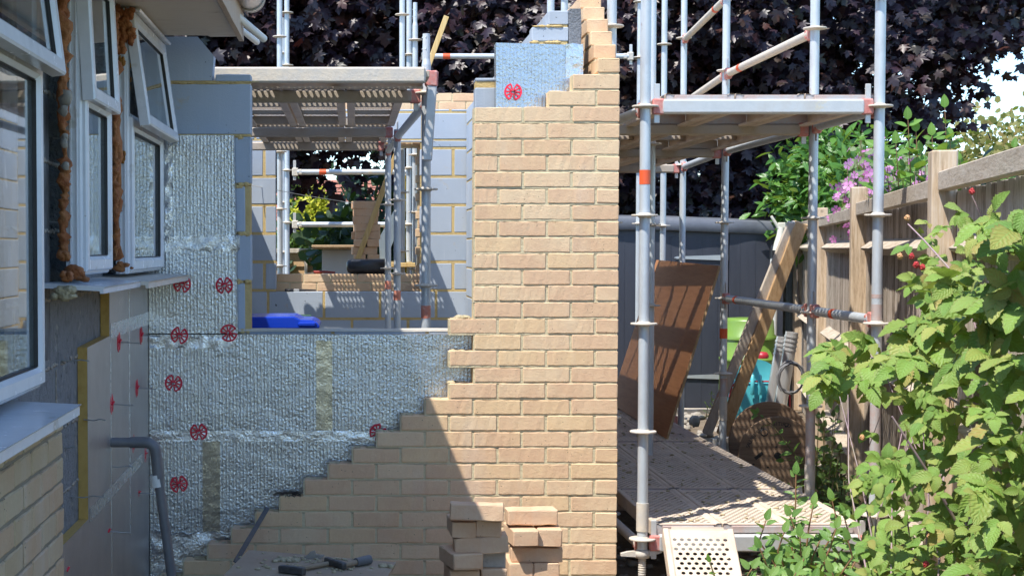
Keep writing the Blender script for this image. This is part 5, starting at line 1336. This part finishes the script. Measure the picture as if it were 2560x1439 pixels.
def arc_text(txt, r, a0, a1, size, parent):
    mb = MB()
    for i, ch in enumerate(txt):
        if ch == ' ': continue
        cu = bpy.data.curves.new('ch', 'FONT'); cu.body = ch; cu.size = size; cu.align_x = 'CENTER'; ob = bpy.data.objects.new('ch', cu); COL.objects.link(ob)
        me = ob.to_mesh(); a = R(a0 + (a1-a0)*i/max(1, len(txt)-1))
        Mx = Matrix.Translation((cn.x, yn, cn.z)) @ Matrix.Rotation(-(a-R(90)), 4, 'Y') @ Matrix.Translation((0,0,r)) @ Matrix.Rotation(R(90), 4, 'X')
        mb.add([Mx @ v.co for v in me.vertices], [tuple(p.vertices) for p in me.polygons]); ob.to_mesh_clear(); bpy.data.objects.remove(ob); bpy.data.curves.remove(cu)
    mb.build('stencil_lettering', M['spool_print'], parent)
arc_text('SALLARI SARN', .195, 163, 118, .036, t); arc_text('SITIROD', .20, 97, 70, .036, t)
b = MB(); b.lathe([(.020,0),(.026,0),(.026,.0006),(.020,.0006)], Matrix.Translation(cn+Vector((-.09,-.023,.155))) @ Matrix.Rotation(R(90),4,'X'), 24); b.build('stencil_emblem', M['spool_print'], t)
# hose loops
b = MB(); c = P(1978,940,12.0)
b.path([c + Vector(((.11+.02*k/24)*math.cos(k*.5)*.8 , .04*math.sin(k*.3), .12*math.sin(k*.5)-.02*k/24)) for k in range(34)], .008, 8)
tag(b.build('garden_hose', M['grey_pipe'], None, tuple(c)), 'loops of grey hose between the tub and the fence', 'hose')
b = MB(); r10 = random.Random(3)
for q in range(330):
    y = 7.3 + 4.8*r10.random()**1.3; x = r10.uniform(1.42, 2.32); s_ = r10.uniform(.003,.011)
    b.blob((x, y, ZW+.001+s_*.3), s_*1.3, s_, s_*.6, 6, 4, .35, r10)
tag(b.build('mortar_crumbs', M['rubble_mortar'], None, (1.9,9,ZW)), kind='stuff')
# rubble and boards by the shed foot
b = MB(); b.cbox(XP(1660,15.4), XP(1800,15.4), 15.3, 15.42, .0, .06, .004, 6, .002); tag(b.build('kerb_board', M['timber_grey'], None, (XP(1730,15.4),15.35,0)), 'pale timber strip on the ground along the shed foot', 'board')
r9 = random.Random(31); b = MB()
for q in range(260):
    x = r9.uniform(2.4,3.7); y = r9.uniform(11.5,15.2)
    if abs(x-2.87) < .33 and y < 11: continue
    s_ = r9.uniform(.012,.05); b.blob((x,y,s_*.4), s_, s_*.8, s_*.6, 7, 5, .4, r9)
for q in range(420):
    x = r9.uniform(1.25,3.0); y = r9.uniform(6.2,8.6); s_ = r9.uniform(.008,.035); b.blob((x,y,s_*.4), s_, s_*.8, s_*.6, 7, 5, .4, r9)
tag(b.build('rubble', M['stone'], None, (2.8,11,0)), kind='stuff')
b = MB(); b.blob(P(1738,1052,13.2), .05,.04,.05, 8, 6, .3, r9); tag(b.build('stone_lump', M['stone'], None, tuple(P(1738,1060,13.2))), 'pale pointed stone lump at the far edge of the walkway', 'stone')

# ================================================================== FOLIAGE
class Scatter:
    """collects leaf instances of a template as one mesh, with UVs"""
    def __init__(s): s.t = {}; 
    def add(s, key, tv, tf, tuv): s.t[key] = dict(v=np.array(tv, float), f=tf, uv=np.array(tuv, float), m=[])
    def put(s, key, o, x, y, z, sc_=1.0):
        s.t[key]['m'].append((o, x*sc_, y*sc_, z*sc_))
    def build(s, name, mat_, parent=None, loc=(0,0,0)):
        V = []; LT = []; LS = []; UV = []; base = 0; ls = 0
        for k, d in s.t.items():
            if not d['m']: continue
            A = np.array([[list(o), list(x), list(y), list(z)] for o, x, y, z in d['m']])
            n = len(A); tv = d['v']; nv = len(tv)
            W = A[:,None,0,:] + tv[None,:,0,None]*A[:,None,1,:] + tv[None,:,1,None]*A[:,None,2,:] + tv[None,:,2,None]*A[:,None,3,:]
            V.append(W.reshape(-1,3))
            li = np.concatenate([np.array(f) for f in d['f']]); lt = np.array([len(f) for f in d['f']])
            allli = (li[None,:] + (np.arange(n)*nv)[:,None] + base).reshape(-1); LS.append(allli); LT.append(np.tile(lt, n))
            UV.append(np.tile(d['uv'][li], (n,1))); base += n*nv
        V = np.concatenate(V); LI = np.concatenate(LS); LT = np.concatenate(LT); UV = np.concatenate(UV)
        org = np.array(WL[parent.name]) if parent is not None else np.array(loc)
        V = V - org
        me = bpy.data.meshes.new(name); me.vertices.add(len(V)); me.vertices.foreach_set('co', V.ravel())
        me.loops.add(len(LI)); me.loops.foreach_set('vertex_index', LI.astype(np.int32))
        me.polygons.add(len(LT)); st = np.concatenate([[0], np.cumsum(LT)[:-1]]).astype(np.int32)
        me.polygons.foreach_set('loop_start', st); me.polygons.foreach_set('loop_total', LT.astype(np.int32))
        me.polygons.foreach_set('use_smooth', np.ones(len(LT), bool))
        uvl = me.uv_layers.new(name='UV'); uvl.data.foreach_set('uv', UV.ravel()); me.materials.append(mat_); me.update(calc_edges=True)
        o = bpy.data.objects.new(name, me); COL.objects.link(o)
        if parent is not None: o.parent = parent; WL[o.name] = Vector(org)
        else: o.location = tuple(org); WL[o.name] = Vector(org)
        return o
def ovate(ns, wid, serr=0, droop=.12, fold=.12, curl=0, shape='ovate', seed=0):
    r = random.Random(seed); v = []; uv = []
    for i in range(ns+1):
        t = i/ns
        w = {'ovate': math.sin(math.pi*min(1, t**.72))**.8 if 0 < t < 1 else 0, 'lance': math.sin(math.pi*t**.9) if 0 < t < 1 else 0, 'obov': math.sin(math.pi*t**1.25)**.8 if 0 < t < 1 else 0}[shape]*wid/2
        if serr: w *= (1 + serr*(1 if i % 2 else -1))
        z = -droop*t*t + curl*math.sin(t*5)*.03
        rip = .015*math.sin(i*1.9+seed)*bool(serr)
        v += [(-w, t - (serr*.08 if i % 2 else 0), z + fold*w*2 + rip), (0, t, z), (w, t - (serr*.08 if i % 2 else 0), z + fold*w*2 - rip)]
        uv += [(-1,t),(0,t),(1,t)]
    f = []
    for i in range(ns):
        f += [(i*3, i*3+1, i*3+4, i*3+3), (i*3+1, i*3+2, i*3+5, i*3+4)]
    return v, f, uv
def maple(seed=0):
    r = random.Random(seed)
    out = [(0,0),(.16,-.06),(.38,-.04),(.30,.12),(.52,.30),(.66,.46),(.40,.46),(.26,.44),(.28,.68),(.16,.74),(0,1.02)]
    right = [(x*r.uniform(.93,1.07), y*r.uniform(.95,1.05)) for x, y in out]
    pts = right + [(-x, y) for x, y in right[-2:0:-1]]
    c = (0,.28); v = [(c[0], c[1], .0)]; uv = [(0,.3)]
    for x, y in pts:
        dd = math.hypot(x-c[0], y-c[1]); v.append((x, y, -.28*dd*dd + .05*math.sin(7*x+seed))); uv.append((x*1.5, y))
    n = len(pts); return v, [(0, 1+k, 1+(k+1) % n) for k in range(n)], uv
def frame(d, n):
    d = d.normalized(); x = d.cross(n)
    if x.length < 1e-4: x = d.orthogonal()
    x.normalize(); z = x.cross(d); return x, d, z
def rv(r, s=1): return Vector((r.gauss(0,s), r.gauss(0,s), r.gauss(0,s)))
rt_ = random.Random(77)
# --- purple maple: several overlapping limbs' worth of hanging leaf sprays
def maple_tree(label, trunk, C, Rd, n_cl, seed, size=.16, zmax=6.4, group=None, reject=None, per=25):
    r = random.Random(seed)
    t = thing('purple_maple', label, 'tree', (trunk[0], trunk[1], 0), group)
    b = MB(); T = Vector((trunk[0], trunk[1], 0)); top = Vector((C[0], C[1], C[2]))
    b.path([T, T+Vector((.05,0,1)), T+(top-T)*.5+Vector((.1,0,0)), top], .27, 12, .1); b.build('trunk', M['bark'], t)
    limbs = MB(); ends = []
    for k in range(16):
        a = 2*math.pi*k/16+r.uniform(-.2,.2); el_ = r.uniform(-.45,.5)
        e = Vector((C[0]+Rd[0]*.8*math.cos(a)*math.cos(el_), C[1]+Rd[1]*.75*math.sin(a)*math.cos(el_), C[2]+Rd[2]*.72*math.sin(el_)))
        s0 = T + (top-T)*r.uniform(.3,.9); m_ = (s0+e)/2+Vector((0,0,.4)); limbs.path([s0, m_, e], .07, 7, .018); ends.append((s0, m_, e))
        for j in range(4):
            q = m_ + (e-m_)*r.uniform(.2,1); q2 = q + Vector((r.gauss(0,.6), r.gauss(0,.5), r.uniform(-.8,.2))); limbs.path([q, (q+q2)/2+Vector((0,0,.08)), q2], .016, 5, .006)
    limbs.build('limb', M['bark'], t)
    S = Scatter()
    for k in range(4): S.add(k, *maple(k))
    cnt = 0
    while cnt < n_cl:
        u = rv(r).normalized(); q = r.random()**(.5 if r.random() < .8 else .33)
        p = Vector((C[0]+Rd[0]*u.x*q, C[1]+Rd[1]*u.y*q, C[2]+Rd[2]*u.z*q))
        bumpy = .86+.14*math.sin(p.x*1.7+seed)*math.sin(p.z*2.1+1)
        if q > bumpy or p.z > zmax or p.z < .9: continue
        if reject and reject(p): continue
        cnt += 1
        out = Vector((u.x*.5, u.y*.8-.35, 0)); out = out.normalized()
        axis = (out*.8 + Vector((r.gauss(0,.3), r.gauss(0,.2), -.35))).normalized()
        for j in range(per):
            o = p + axis*(j/per-.3)*.75 + Vector((r.gauss(0,.17), r.gauss(0,.15), r.gauss(0,.11)))
            d = (out*.35 + Vector((r.gauss(0,.45), r.gauss(0,.3)-.15, -.75 + r.gauss(0,.25))))
            nrm = (Vector((-.35, -.75, .62)) + rv(r, .42))
            x, y, z = frame(d, nrm); S.put(r.randrange(4), o, x, y, z, size*r.uniform(.65,1.2))
    S.build('crown', M['maple_leaf'], t); return t
maple_tree('large dark purple maple filling the view behind the building work', (3.4,18.4), (3.0,17.9,5.3), (5.6,2.6,3.9), 2300, 5, .12,
           reject=lambda p: (p.x < -.35 and p.z < 2.36) or (p.x < .1 and p.z < 2.05) or p.z < 1.75+.25*math.sin(p.x*2.3) or (p.x > 5.8 and p.z < 3.0))
maple_tree('second purple maple whose leafy edge hangs into the sky on the right', (9.4,19.5), (8.9,18.6,6.8), (2.9,2.2,3.2), 620, 8, .145, 7.6)
maple_tree('purple maple showing behind the house eaves and room deck', (-2.6,19.5), (-1.5,17.8,4.4), (3.0,1.9,2.4), 900, 12, .135, 6.4, reject=lambda p: (p.x < -2.6 and p.z < 4.0) or p.z < 2.40)
# --- generic bush of small leaves
def bush(name, label, cat, blobs, nleaf, template, size, m, seed, up=.5, group=None, base=None, stem=True, parent_name='foliage', hang=0):
    r = random.Random(seed); c0 = blobs[0][0]; base = base or (c0[0], c0[1], 0)
    t = thing(name, label, cat, base, group)
    S = Scatter()
    for k in range(3): S.add(k, *template(k))
    tot = sum(b_[1][0]*b_[1][1]*b_[1][2] for b_ in blobs)
    for c, rd in blobs:
        n_ = int(nleaf*rd[0]*rd[1]*rd[2]/tot)
        # leaf sprays: sub clumps
        clumps = []
        for _ in range(max(3, n_//14)):
            u = rv(r).normalized(); q = r.random()**.4; clumps.append((Vector(c)+Vector((u.x*rd[0]*q,u.y*rd[1]*q,u.z*rd[2]*q)), u))
        for i in range(n_):
            cc, u = clumps[i % len(clumps)]
            o = cc + rv(r, min(rd)*.13+size*.5)
            d = u*.6 + rv(r,.5) + Vector((0,0,-hang)); nrm = Vector((-.3,-.4,.8)) + rv(r,.45)
            x, y, z = frame(d, nrm); S.put(r.randrange(3), o, x, y, z, size*r.uniform(.6,1.25))
    if stem:
        sm = MB()
        for _ in range(9):
            c, rd = r.choice(blobs); e = Vector(c)+Vector((r.uniform(-.6,.6)*rd[0], r.uniform(-.6,.6)*rd[1], rd[2]*r.uniform(.0,.6))); s0 = Vector(base)+Vector((r.uniform(-.1,.1),r.uniform(-.1,.1),.01))
            sm.path([s0, (s0+e)/2+Vector((r.uniform(-.1,.1),0,.1)), e], .018, 6, .006)
        sm.build('stem', M['bark'], t)
    S.build(parent_name, m, t); return t
ov = lambda k: ovate(4, .55, 0, .15, .1, 0, 'ovate', k)
lance = lambda k: ovate(5, .34, 0, .2, .12, 0, 'lance', k)
hexa = lambda k: ([(0,0,0),(.4,.3,.03),(.3,.8,0),(0,1,-.05),(-.3,.8,0),(-.4,.3,.03)], [(0,1,2,3,4,5)], [(0,0),(1,.3),(1,.8),(0,1),(-1,.8),(-1,.3)])
# dense hedge added to block light and keep the view under the maple dark
bush('light_block_hedge', 'near black hedge added to block light under the maple behind the grey shed', 'hedge', [((x,20.5,1.3),(1.1,.8,1.35)) for x in (0.6,1.9,3.3,4.7,6.1,7.5)], 16000, hexa, .17, M['dark_leaf'], 41)
# olive tree at the right edge
bush('olive_green_tree', 'distant olive green tree with rusty tinges at the right edge', 'tree', [((12.2,30,2.3),(1.4,1.5,1.9)),((13.9,31,2.2),(1.8,1.5,2.1)),((11.2,30,1.7),(1.1,1.2,1.4))], 15000, hexa, .13, M['far_leaf'], 42, base=(12.3,30.2,0))
# shrubs through the rear window hole
def pc(px, py, Y, rx, ry, rz_): p = P(px, py, Y); return ((p.x, p.y, p.z), (rx, ry, rz_))
bush('golden_shrub', 'bright yellow green shrub in front of the red roof', 'shrub', [pc(795,545,22.5,.40,.35,.20), pc(790,510,22.5,.22,.3,.22), pc(840,558,22.5,.22,.3,.13)], 4200, hexa, .05, M['gold_leaf'], 43)
bush('green_shrub', 'mid green shrub behind the pale panel fence', 'shrub', [pc(745,605,24,.5,.4,.25), pc(820,610,24,.5,.4,.22), pc(740,560,25,.16,.3,.3)], 7000, hexa, .05, M['green_leaf'], 44)
bush('green_tree', 'light leafed young tree left of the red roof', 'tree', [pc(735,480,26,.26,.4,.40), pc(770,475,26,.16,.4,.2), pc(720,420,26,.2,.3,.3)], 1500, hexa, .06, M['green_leaf'], 45)
bush('conifer_shrub', 'dark feathery conifer left of the tall brick stack', 'shrub', [pc(862,592,20.6,.14,.3,.24), pc(850,640,20.6,.2,.3,.2)], 3200, lance, .08, M['dark_leaf'], 46)
# laurel, mallow and tall shoots beyond the fence
bush('laurel_bush', 'glossy green laurel bush rising over the far end of the fence', 'shrub', [pc(2045,470,15.6,.42,.35,.36), pc(2010,530,15.4,.26,.3,.26), pc(2100,430,15.2,.40,.35,.36), pc(2170,470,14.6,.35,.35,.4)], 3300, lance, .155, M['laurel_leaf'], 47, base=tuple(Vector((P(2060,500,15.4).x, 15.4, 0))))
mw = thing('mallow', 'grey green mallow bush covered in pink flowers behind the fence', 'shrub', (P(2180,500,11).x+.2, 11, 0))
r = random.Random(48); S = Scatter(); SF = Scatter(); stm = MB()
for k in range(3): S.add(k, *ovate(5,.75,.12,.15,.08,0,'ovate',k))
pv, pf, puv = [], [], []
for q in range(5):
    a = 2*math.pi*q/5; dx, dy = math.cos(a), math.sin(a); b0 = len(pv)
    for (u, w) in ((.08,0),(.6,-.36),(1,-.28),(.9,0),(1,.28),(.6,.36)): pv.append((dx*u-dy*w, dy*u+dx*w, .12*u*u)); puv.append((0,0))
    pf.append(tuple(range(b0, b0+6)))
SF.add('f', pv, pf, puv)
flows = []
for k in range(84):
    px = r.uniform(2062, 2330) if k > 8 else r.uniform(2050,2110); Y = 10.6+r.uniform(-.8,1.2)
    tp = 345 + abs(px-2150)*.22 + r.uniform(0,150)
    e = P(px, tp, Y); g0 = Vector((max(e.x-.1, fx(Y)+.2), Y, .3)); 
    if e.x < fx(Y)+.02: 
        e.x = fx(Y)+.05
    mid = (g0+e)/2+Vector((.05,0,.1)); stm.path([g0, mid, e], .006, 5, .003)
    for j in range(20):
        u = r.uniform(.45,1); q = mid+(e-mid)*((u-.45)/.55) + rv(r,.035)
        x, y, z = frame(rv(r,.6)+Vector((0,0,.2)), Vector((-.3,-.4,.8))+rv(r,.4)); S.put(r.randrange(3), q, x, y, z, r.uniform(.035,.07))
    for j in range(r.choice((1,2,3,4,5))):
        q = e + Vector((r.gauss(0,.06), r.gauss(-.06,.05), r.uniform(-.34,.02))); nrm = Vector((-.35,-1,.25))+rv(r,.35)
        x, y, z = frame(rv(r), nrm); SF.put('f', q, x, y, z, r.uniform(.020,.040))
stm.build('stem', M['stem'], mw); S.build('foliage', M['mallow_leaf'], mw); SF.build('blossom', M['petal'], mw)
def shoots(name, label, cat, lst, m, sm, seed, leaf, tmpl, base, opp=True, lean=.15, gap=.07):
    r = random.Random(seed); t = thing(name, label, cat, base); S = Scatter(); b = MB()
    for k in range(3): S.add(k, *tmpl(k))
    for pts, sc_ in lst:
        pts = [Vector(p) for p in pts]; b.path(pts, .0045*sc_, 6, .002*sc_)
        # walk along
        segs = [(pts[i], pts[i+1]) for i in range(len(pts)-1)]; s_ = 0; side = 0
        tot = sum((q-p).length for p, q in segs); d = tot*.18
        while d < tot:
            a = d; 
            for p, q in segs:
                l_ = (q-p).length
                if a <= l_: o = p+(q-p)*(a/l_); dr = (q-p).normalized(); break
                a -= l_
            sidev = dr.orthogonal().normalized(); sidev.rotate(Matrix.Rotation(side*1.9+r.uniform(-.4,.4), 3, dr)); side += 1
            for sg in ((1,-1) if opp else (1,)):
                dv = sidev*sg + dr*.5 + rv(r,.15); x, y, z = frame(dv, Vector((-.2,-.35,.9))+rv(r,.3)); S.put(r.randrange(3), o+dv.normalized()*.006, x, y, z, leaf*sc_*r.uniform(.6,1.15)*(1.1-.5*d/tot))
            d += gap*r.uniform(.7,1.3)
        x, y, z = frame(segs[-1][1]-segs[-1][0], Vector((-.3,-.8,.4))); S.put(0, pts[-1], x, y, z, leaf*.6*sc_)
    b.build('stem', sm, t); S.build('foliage', m, t); return t
ov_s = lambda k: ovate(6, .58, 0, .12, .1, 0, 'ovate', k)
Yd = 9.0
shoots('dogwood_shrub', 'tall fresh green shoots standing above the fence behind the pink flowers', 'shrub',
    [([P(a+8*(i % 3),560,Yd+.3*(i % 3)), P(a+6,(560+c)/2,Yd), P(a,c,Yd)], 1) for i, (a, c) in enumerate(((2362,270),(2270,300),(2240,360),(2300,385),(2345,400),(2216,395),(2190,300),(2330,340),(2400,420),(2290,330),(2255,430),(2375,350)))], M['dogwood_leaf'], M['stem_red'], 51, .135, ov_s, (P(2300,500,Yd).x+.1, Yd, 0), True, gap=.085)
shoots('garden_shoots', 'few pale green leaves peeping over the fence top at the right edge', 'shrub',
    [([P(2500,560,7.6), P(2520,450,7.6), P(2534,370,7.6)],1), ([P(2440,560,8), P(2410,470,8), P(2400,400,8)],.8)], M['dogwood_leaf'], M['stem'], 52, .09, ov_s, (P(2500,500,7.6).x, 7.6, 0), gap=.06)
# --- raspberry bush
rb = thing('raspberry_bush', 'sprawling raspberry bush with broad toothed leaves and purple canes', 'shrub', (1.95, 4.9, 0))
r = random.Random(61); S = Scatter()
for k in range(4): S.add(k, *ovate(14, (.66,.74,.6,.7)[k], .10, (.18,.3,.1,.22)[k], (.12,.05,.18,.1)[k], 1, 'ovate', k))
def compound(o, d, n, s_, nl=3):
    x, y, z = frame(d, n)
    S.put(r.randrange(4), o+y*s_*.25, x, y, z, s_)
    for a in ((62,-62) if nl == 3 else (58,-58,105,-105)):
        dv = y*math.cos(R(a)) + x*math.sin(R(a)); dv.z -= .12; x2, y2, z2 = frame(dv, z+rv(r,.22)); S.put(r.randrange(4), o, x2, y2, z2, s_*r.uniform(.66,.82))
def left_edge(py):
    tb = [(470,2480),(500,2400),(545,2270),(600,2262),(700,2272),(760,2290),(820,2240),(860,2060),(930,2030),(975,2060),(1000,2230),(1050,2215),(1090,2150),(1150,2180),(1200,2150),(1300,2160),(1439,2120),(1500,2110)]
    for (a, x0), (b_, x1) in zip(tb, tb[1:]):
        if a <= py <= b_: return x0 + (x1-x0)*(py-a)/(b_-a)
    return 2500
cnt = 0
cl_ = [(r.uniform(2010,2640), 480+1000*r.random()**.7) for _ in range(150)]
while cnt < 560:
    c_ = r.choice(cl_); px = c_[0]+r.gauss(0,34); py = c_[1]+r.gauss(0,34)
    if not 470 < py < 1500: continue
    le = left_edge(py)
    if px < le + r.uniform(0,12): continue
    if 690 < py < 1000 and px < 2230 and (py < 850 or py > 985): continue
    low = py > 980
    Y = r.uniform(4.6,6.2) if low else (r.uniform(4.3,5.2) if px > 2380 else r.uniform(5.0,6.1))
    if px > 2440: Y = r.uniform(3.9,4.6)
    if px < 2230 and 850 < py < 1000: Y = r.uniform(5.9,6.4)
    if not low and r.random() < .22: continue
    if 470 < py < 540 and r.random() < .6: continue
    p = P(px, py, Y)
    if p.x > fx(Y)-.06: continue
    cnt += 1
    small = low and r.random() < .8
    s_ = r.uniform(.038,.068) if small else r.uniform(.07,.11)
    if py < 700 and px < 2420: s_ = r.uniform(.04,.065)
    d = Vector((-.45+r.gauss(0,.6), -.45+r.gauss(0,.4), -.25+r.gauss(0,.35))); n = Vector((-.35,-.55,.8))+rv(r,.33)
    compound(p, d, n, s_, 5 if r.random() < .25 else 3)
S.build('foliage', M['rasp_leaf'], rb)
def cane(pts, r0, r1):
    b = MB(); b.path([P(*p) for p in pts], r0, 7, r1); b.build('cane', M['rasp_cane'], rb)
cane([(2585,1200,5.2),(2516,1079,5.4),(2372,993,5.7),(2211,918,6.0),(2150,866,6.2)], .006, .003)
cane([(2480,1500,5.0),(2400,1320,5.0),(2322,1184,4.9),(2255,1079,4.9),(2230,1040,4.9)], .006, .003)
cane([(2420,1500,4.8),(2440,1000,4.6),(2450,760,4.45),(2515,640,4.3),(2560,560,4.2)], .009, .007)
cane([(2520,1500,5.2),(2500,1000,5.2),(2400,700,5.3),(2310,600,5.5),(2270,560,5.6)], .005, .0025)
cane([(2560,1500,5.6),(2540,900,5.6),(2500,640,5.6),(2430,490,5.6)], .005, .0025)
cane([(2180,1500,5.6),(2190,1300,5.6),(2240,1160,5.7),(2300,1080,5.8)], .004, .002)
cane([(2230,1500,6.2),(2165,1250,6.2),(2160,1150,6.2),(2200,1040,6.2)], .003, .0015)
for k in range(16): 
    a = r.uniform(2180,2560); cane([(a,1500,r.uniform(5,6)),(a+r.uniform(-60,60),1200,5.6),(a+r.uniform(-120,80),r.uniform(850,1000),5.8)], .0035, .0015)
for px, py, Y, pale in ((2430,478,5.5,0),(2290,662,5.3,0),(2306,668,5.3,0),(2279,640,5.4,0),(2155,1093,5.9,1),(2232,1309,5.2,0),(2531,1238,4.8,0),(2268,545,5.6,1),(2326,1340,4.9,1),(2410,1210,4.8,0),(2315,1410,4.8,0),(2556,1230,4.8,0),(2448,1330,4.7,0),(2250,640,5.5,1)):
    p = P(px, py, Y-.1); b = MB(); b.blob(p, .0095, .0095, .0105, 10, 8, .06, r)
    for q in range(26):
        u = rv(r).normalized(); b.blob(p+Vector((u.x*.0085,u.y*.0085,u.z*.0095)), .0032,.0032,.0032, 6, 4, .0, r)
    b.build('raspberry', M['berry_pale' if pale else 'berry'], rb)
# --- low blueberry-like shrub at the frame bottom
ob = lambda k: ovate(6, .52, 0, .15, .14, 0, 'ovate', k)
ls = []
for a, c, Y in ((2033,1262,5.2),(1990,1185,5.3),(1960,1330,5.2),(2080,1250,5.3),(2090,1320,5.1),(1900,1370,5.1),(2140,1400,5.2),(2010,1395,5.0),(1940,1410,5.0),(2060,1400,5.0),(1975,1290,5.25),(2110,1290,5.3),(1880,1420,5.0),(1915,1300,5.3),(2000,1340,5.1),(2050,1350,5.2),(2120,1350,5.0),(1990,1430,4.9),(2080,1430,4.9),(1925,1440,4.9),(2035,1450,4.9)):
    a0 = 1975+(a-1975)*.35+rt_.uniform(-25,25); ls.append(([P(a0,1560,Y+.05), P(a0+(a-a0)*.35+rt_.uniform(-18,18),1560+(c-1560)*.5,Y+.04), P(a+rt_.uniform(-22,22),1560+(c-1560)*.8,Y), P(a,c,Y)], 1))
shoots('berry_shrub', 'small twiggy shrub with oval leaves in front of the ramp and walkway beam', 'shrub', ls, M['shrub_leaf'], M['stem_red'], 71, .078, ob, (P(1975,1439,5.2).x, 5.2, .0), False, gap=.017)
shoots('leafy_sprout', 'pair of lime leaves at the frame bottom beside the ramp', 'plant', [([P(1800,1520,5.0),P(1790,1450,5.0),P(1775,1405,5.0)],1)], M['dogwood_leaf'], M['stem'], 72, .05, ob, (P(1790,1439,5.0).x,5.0,0), True, gap=.05)
shoots('climbing_sprig', 'thin leafy sprig arching across the face of the cable drum', 'plant',
    [([P(2045,1240,9.4),P(2030,1190,9.4),P(1975,1120,9.4),P(1930,1060,9.4),P(1893,1034,9.4)],1),([P(2030,1190,9.4),P(1990,1150,9.4),P(1960,1150,9.4)],1)], M['dogwood_leaf'], M['stem'], 73, .085, ov_s, (P(2045,1240,9.4).x,9.4,0), True, gap=.06)
ls = []
r = random.Random(74)
for k in range(16):
    Y = r.uniform(7.6,9.2); px = r.uniform(2045,2120); ls.append(([P(px+r.uniform(-20,20),1330,Y), P(px+r.uniform(-15,15),1200,Y), P(px+r.uniform(-25,15),r.uniform(1020,1230),Y)],1))
shoots('fence_foot_plant', 'green climbing plant on the ground between walkway and fence posts', 'plant', ls, M['green_leaf'], M['stem'], 75, .075, ov_s, (P(2080,1300,8.2).x,8.2,0), True, gap=.055)
ls = [([P(a,1050,15.0),P(a+4,1015,15.0),P(a+r.uniform(-8,8),c,15.0)],1) for a, c in ((1775,985),(1785,1000),(1765,1010),(1795,1005),(1780,1020))]
shoots('wild_weed', 'small weed growing at the foot of the dark shed', 'plant', ls, M['green_leaf'], M['stem'], 76, .06, lance, (P(1780,1040,15).x,15.0,0), True, gap=.05)
# scattered weeds on the ground beside the fence
r = random.Random(80); S = Scatter()
for k in range(3): S.add(k, *ov(k))
for q in range(1500):
    Y = r.uniform(5.6,12); x = fx(Y) - r.random()**1.6*.55
    o = Vector((x, Y, r.uniform(.0,.12))); X_, Y_, Z_ = frame(rv(r)+Vector((0,0,.3)), Vector((0,0,1))+rv(r,.3)); S.put(r.randrange(3), o, X_, Y_, Z_, r.uniform(.03,.07))
o = S.build('ground_weeds', M['green_leaf'], None, (2.9,8,0)); tag(o, kind='stuff')
# ================================================================== CAMERA, LIGHT, WORLD
cam = bpy.data.cameras.new('camera'); co = bpy.data.objects.new('camera', cam); COL.objects.link(co)
co.location = (0, 0, EYE); co.rotation_euler = (R(90) - AL, 0, 0)
cam.sensor_width = 36; cam.lens = F/2560*36
cam.shift_x = (1280-CX)/2560; cam.shift_y = (PY-719.5)/2560
cam.clip_end = 600; cam.clip_start = .1
sc.camera = co
wd = bpy.data.worlds.new('World'); sc.world = wd; wd.use_nodes = True
t = wd.node_tree; bg = t.nodes['Background']
sk = t.nodes.new('ShaderNodeTexSky'); sk.sky_type = 'NISHITA'; sk.sun_disc = False
SD = Vector((1, .95, -2.4)).normalized()
el = math.asin(-SD.z); az = math.atan2(-SD.x, -SD.y)
sk.sun_elevation = el; sk.sun_rotation = az % (2*math.pi)
sk.air_density = 1.0; sk.dust_density = .5; sk.ozone_density = 1.5; sk.altitude = 600
tm = t.nodes.new('ShaderNodeMix'); tm.data_type = 'RGBA'; tm.blend_type = 'MULTIPLY'; tm.inputs[0].default_value = 1
tm.inputs[7].default_value = (.80, .91, 1.0, 1); t.links.new(sk.outputs[0], tm.inputs[6]); t.links.new(tm.outputs[2], bg.inputs[0]); bg.inputs[1].default_value = .15
sl = bpy.data.lights.new('sun', 'SUN'); so = bpy.data.objects.new('sun', sl); COL.objects.link(so)
sl.energy = 3.0; sl.angle = R(.46); sl.color = (1, .955, .88)
so.rotation_euler = SD.to_track_quat('-Z', 'Y').to_euler(); so.location = (-5, -5, 12)
sc.view_settings.view_transform = 'Standard'; sc.view_settings.look = 'None'
sc.view_settings.exposure = 1.2; sc.view_settings.gamma = 1
sc.cycles.max_bounces = 8; sc.cycles.diffuse_bounces = 3; sc.cycles.glossy_bounces = 4; sc.cycles.transmission_bounces = 6; sc.cycles.transparent_max_bounces = 8
